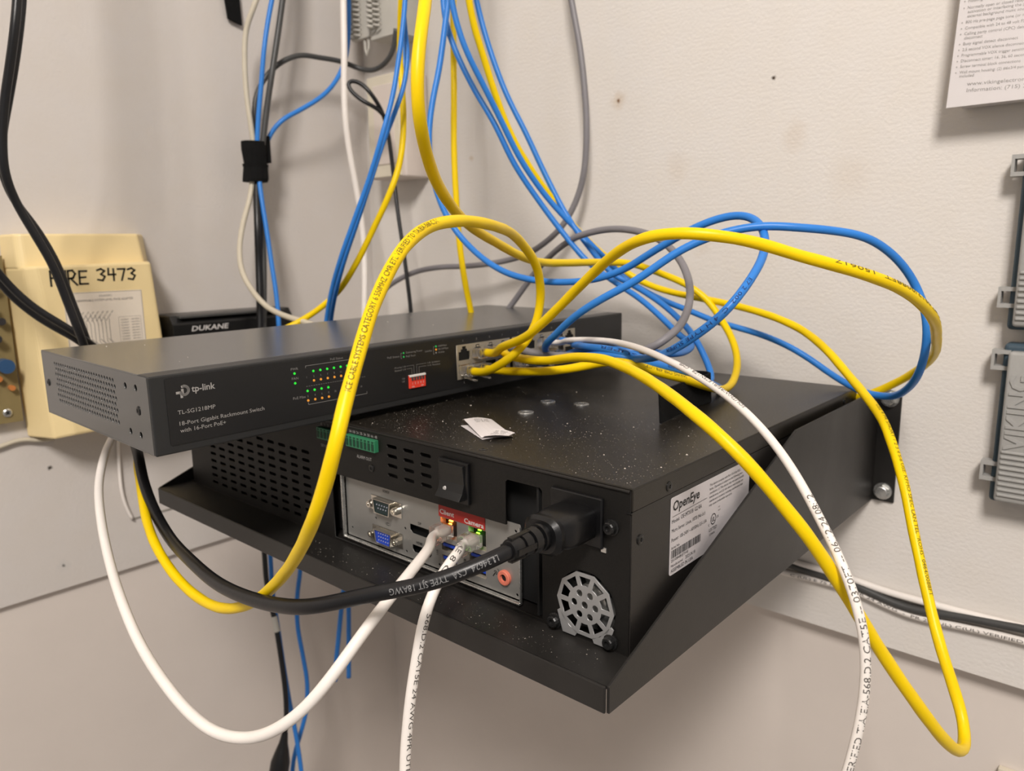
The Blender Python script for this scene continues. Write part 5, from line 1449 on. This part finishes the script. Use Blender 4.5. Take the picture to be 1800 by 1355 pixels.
# ------------------------------------------------------------------ right wall: modules and papers
def module(z0, z1, name_l, logo):
    v = empty('wall_module', (0, 0, 0), name_l, 'wall module', 'grey wall modules at the right edge')
    xa = 0.7530
    g = G(); g.box((xa, -0.0150, z0), (0.90, -0.0002, z1), 0.003, 3); g.build('module_base', 'viking_base', v)
    g = G(); g.box((xa + 0.0045, -0.0250, z0 + 0.003), (0.895, -0.0140, z1 - 0.005), 0.0025, 3); cv = g.build('module_cover', 'viking', v, smooth=True)
    for zc in ((z0 + 0.0235), (z1 - 0.0125)):
        g = G()
        a, b = zc - 0.0075, zc + 0.0075
        g.box((xa - 0.0070, -0.0165, a + 0.003), (xa - 0.0050, -0.0060, b - 0.003))
        g.box((xa - 0.0070, -0.0165, a), (xa + 0.0050, -0.0060, a + 0.003))
        g.box((xa - 0.0070, -0.0165, b - 0.003), (xa + 0.0050, -0.0060, b))
        g.build('latch_tab', 'viking', v)
    if logo:
        t = T(lambda x, z: (x, -0.0258, z))
        vs, fs, gw = glyphs('VIKING', True)
        g = G()
        x0_, z0_, hh, ww = 0.7735, z0 + 0.0435, 0.0130, 0.0560
        bmv = [g.bm.verts.new((x0_ - gy_ * hh / CAP, -0.0249, z0_ + gx_ * ww / gw)) for gx_, gy_ in vs]
        bmf = [g.bm.faces.new([bmv[i] for i in q]) for q in fs]
        r_ = bmesh.ops.extrude_face_region(g.bm, geom=bmf)
        for e in r_['geom']:
            if isinstance(e, bmesh.types.BMVert):
                e.co.y -= 0.0011
        g.build('embossed_logo', 'viking', cv)
        t = T(lambda x, z: (x, -0.0256, z))
        t.ring(0.7725, z0 + 0.1040, 0.0024, 0.0005).text('R', 0.7735, z0 + 0.1030, 0.0020, rot=math.pi / 2)
        t.build('registered_mark', 'print_grey', cv)
    for k in range(9):
        g = G(); g.box((xa + 0.0065, -0.0265, z0 + 0.0080 + k * 0.0041), (0.893, -0.0245, z0 + 0.0100 + k * 0.0041), 0.0006); g.build('cover_rib', 'viking', cv)
    return v
module(0.1520, 0.2730, 'lower grey wall module at the right edge with large embossed lettering', True)
module(0.2830, 0.4120, 'upper grey wall module at the right edge, cut off by the frame below the paper', False)
pp = empty('instruction_sheet', (0, 0, 0), 'white printed instruction sheet pinned at the upper right corner of the photo', 'paper')
g = G()
n = 10
va, vb = [], []
for i in range(n + 1):
    z = 0.4427 + (0.70 - 0.4427) * i / n
    yb = -0.025
    va.append([(0.7032 + 0.041 * (z - 0.4427), yb, z), (0.93, yb - 0.001, z)])
for i in range(n):
    g.quad(va[i][0], va[i][1], va[i + 1][1], va[i + 1][0])
    g.quad(*[(q[0], q[1] + 0.0012, q[2]) for q in (va[i][0], va[i + 1][0], va[i + 1][1], va[i][1])])
g.quad(va[0][0], (va[0][0][0], va[0][0][1] + 0.0012, va[0][0][2]), (va[0][1][0], va[0][1][1] + 0.0012, va[0][1][2]), va[0][1])
bmesh.ops.remove_doubles(g.bm, verts=g.bm.verts, dist=1e-6)
g.build('sheet', 'paper', pp)
g = G(); g.box((0.7095, -0.0225, 0.4440), (0.93, -0.0030, 0.70)); g.build('backing_pad', 'paper', pp)
t = T(lambda x, z: (x, -0.0253, z))
rows = [('Floating', 0.7115, 0.5127, 1, 'Floating relay output'), ('n', 0.7114, 0.5083, 1, 'Normally open or closed relay for page'), ('n', 0.7117, 0.5055, 0, 'activation or interfacing the paging amp'),
        ('n', 0.7116, 0.5026, 0, 'external background music source in'), ('n', 0.7110, 0.4988, 1, '800 Hz pre-page page tone (or none)'), ('n', 0.7109, 0.4948, 1, 'Compatible with 24 to 48 volt FXS'),
        ('n', 0.7107, 0.4911, 1, 'Calling party control (CPC) detect'), ('n', 0.7109, 0.4882, 0, 'disconnect'), ('n', 0.7106, 0.4844, 1, 'Busy signal detect disconnect'), ('n', 0.7104, 0.4805, 1, '2.5 second VOX silence disconnect'),
        ('n', 0.7102, 0.4767, 1, 'Programmable VOX trigger sensitivity'), ('n', 0.7101, 0.4730, 1, 'Disconnect timer: 16, 36, 60 second'), ('n', 0.7100, 0.4692, 1, 'Screw terminal block connections'),
        ('n', 0.7098, 0.4653, 1, 'Wall mount housing: (2) #6x3/4 pan'), ('n', 0.7100, 0.4627, 0, 'included')]
for _, x, z, bul, s_ in rows:
    if bul:
        t.disc(x - 0.0022, z + 0.0009, 0.0004, 8)
    t.text(s_, x, z, 0.0019, w=len(s_) * 0.00114, rot=-0.05)
t.text('www.vikingelectronics.com', 0.7153, 0.4565, 0.0025, w=0.0480, rot=-0.05).text('Information: (715) 386-8861', 0.7154, 0.4521, 0.0025, w=0.0500, rot=-0.05)
t.build('sheet_print', 'print_grey', pp)

g = G(); g.box((0.7765, 0.0100, -0.20), (0.90, 0.0158, -0.0805), 0.0005)
tag(g.build('wall_plate', 'ivory'), 'corner of a cream plate on the lower wall at the bottom right of the photo', 'wall plate')
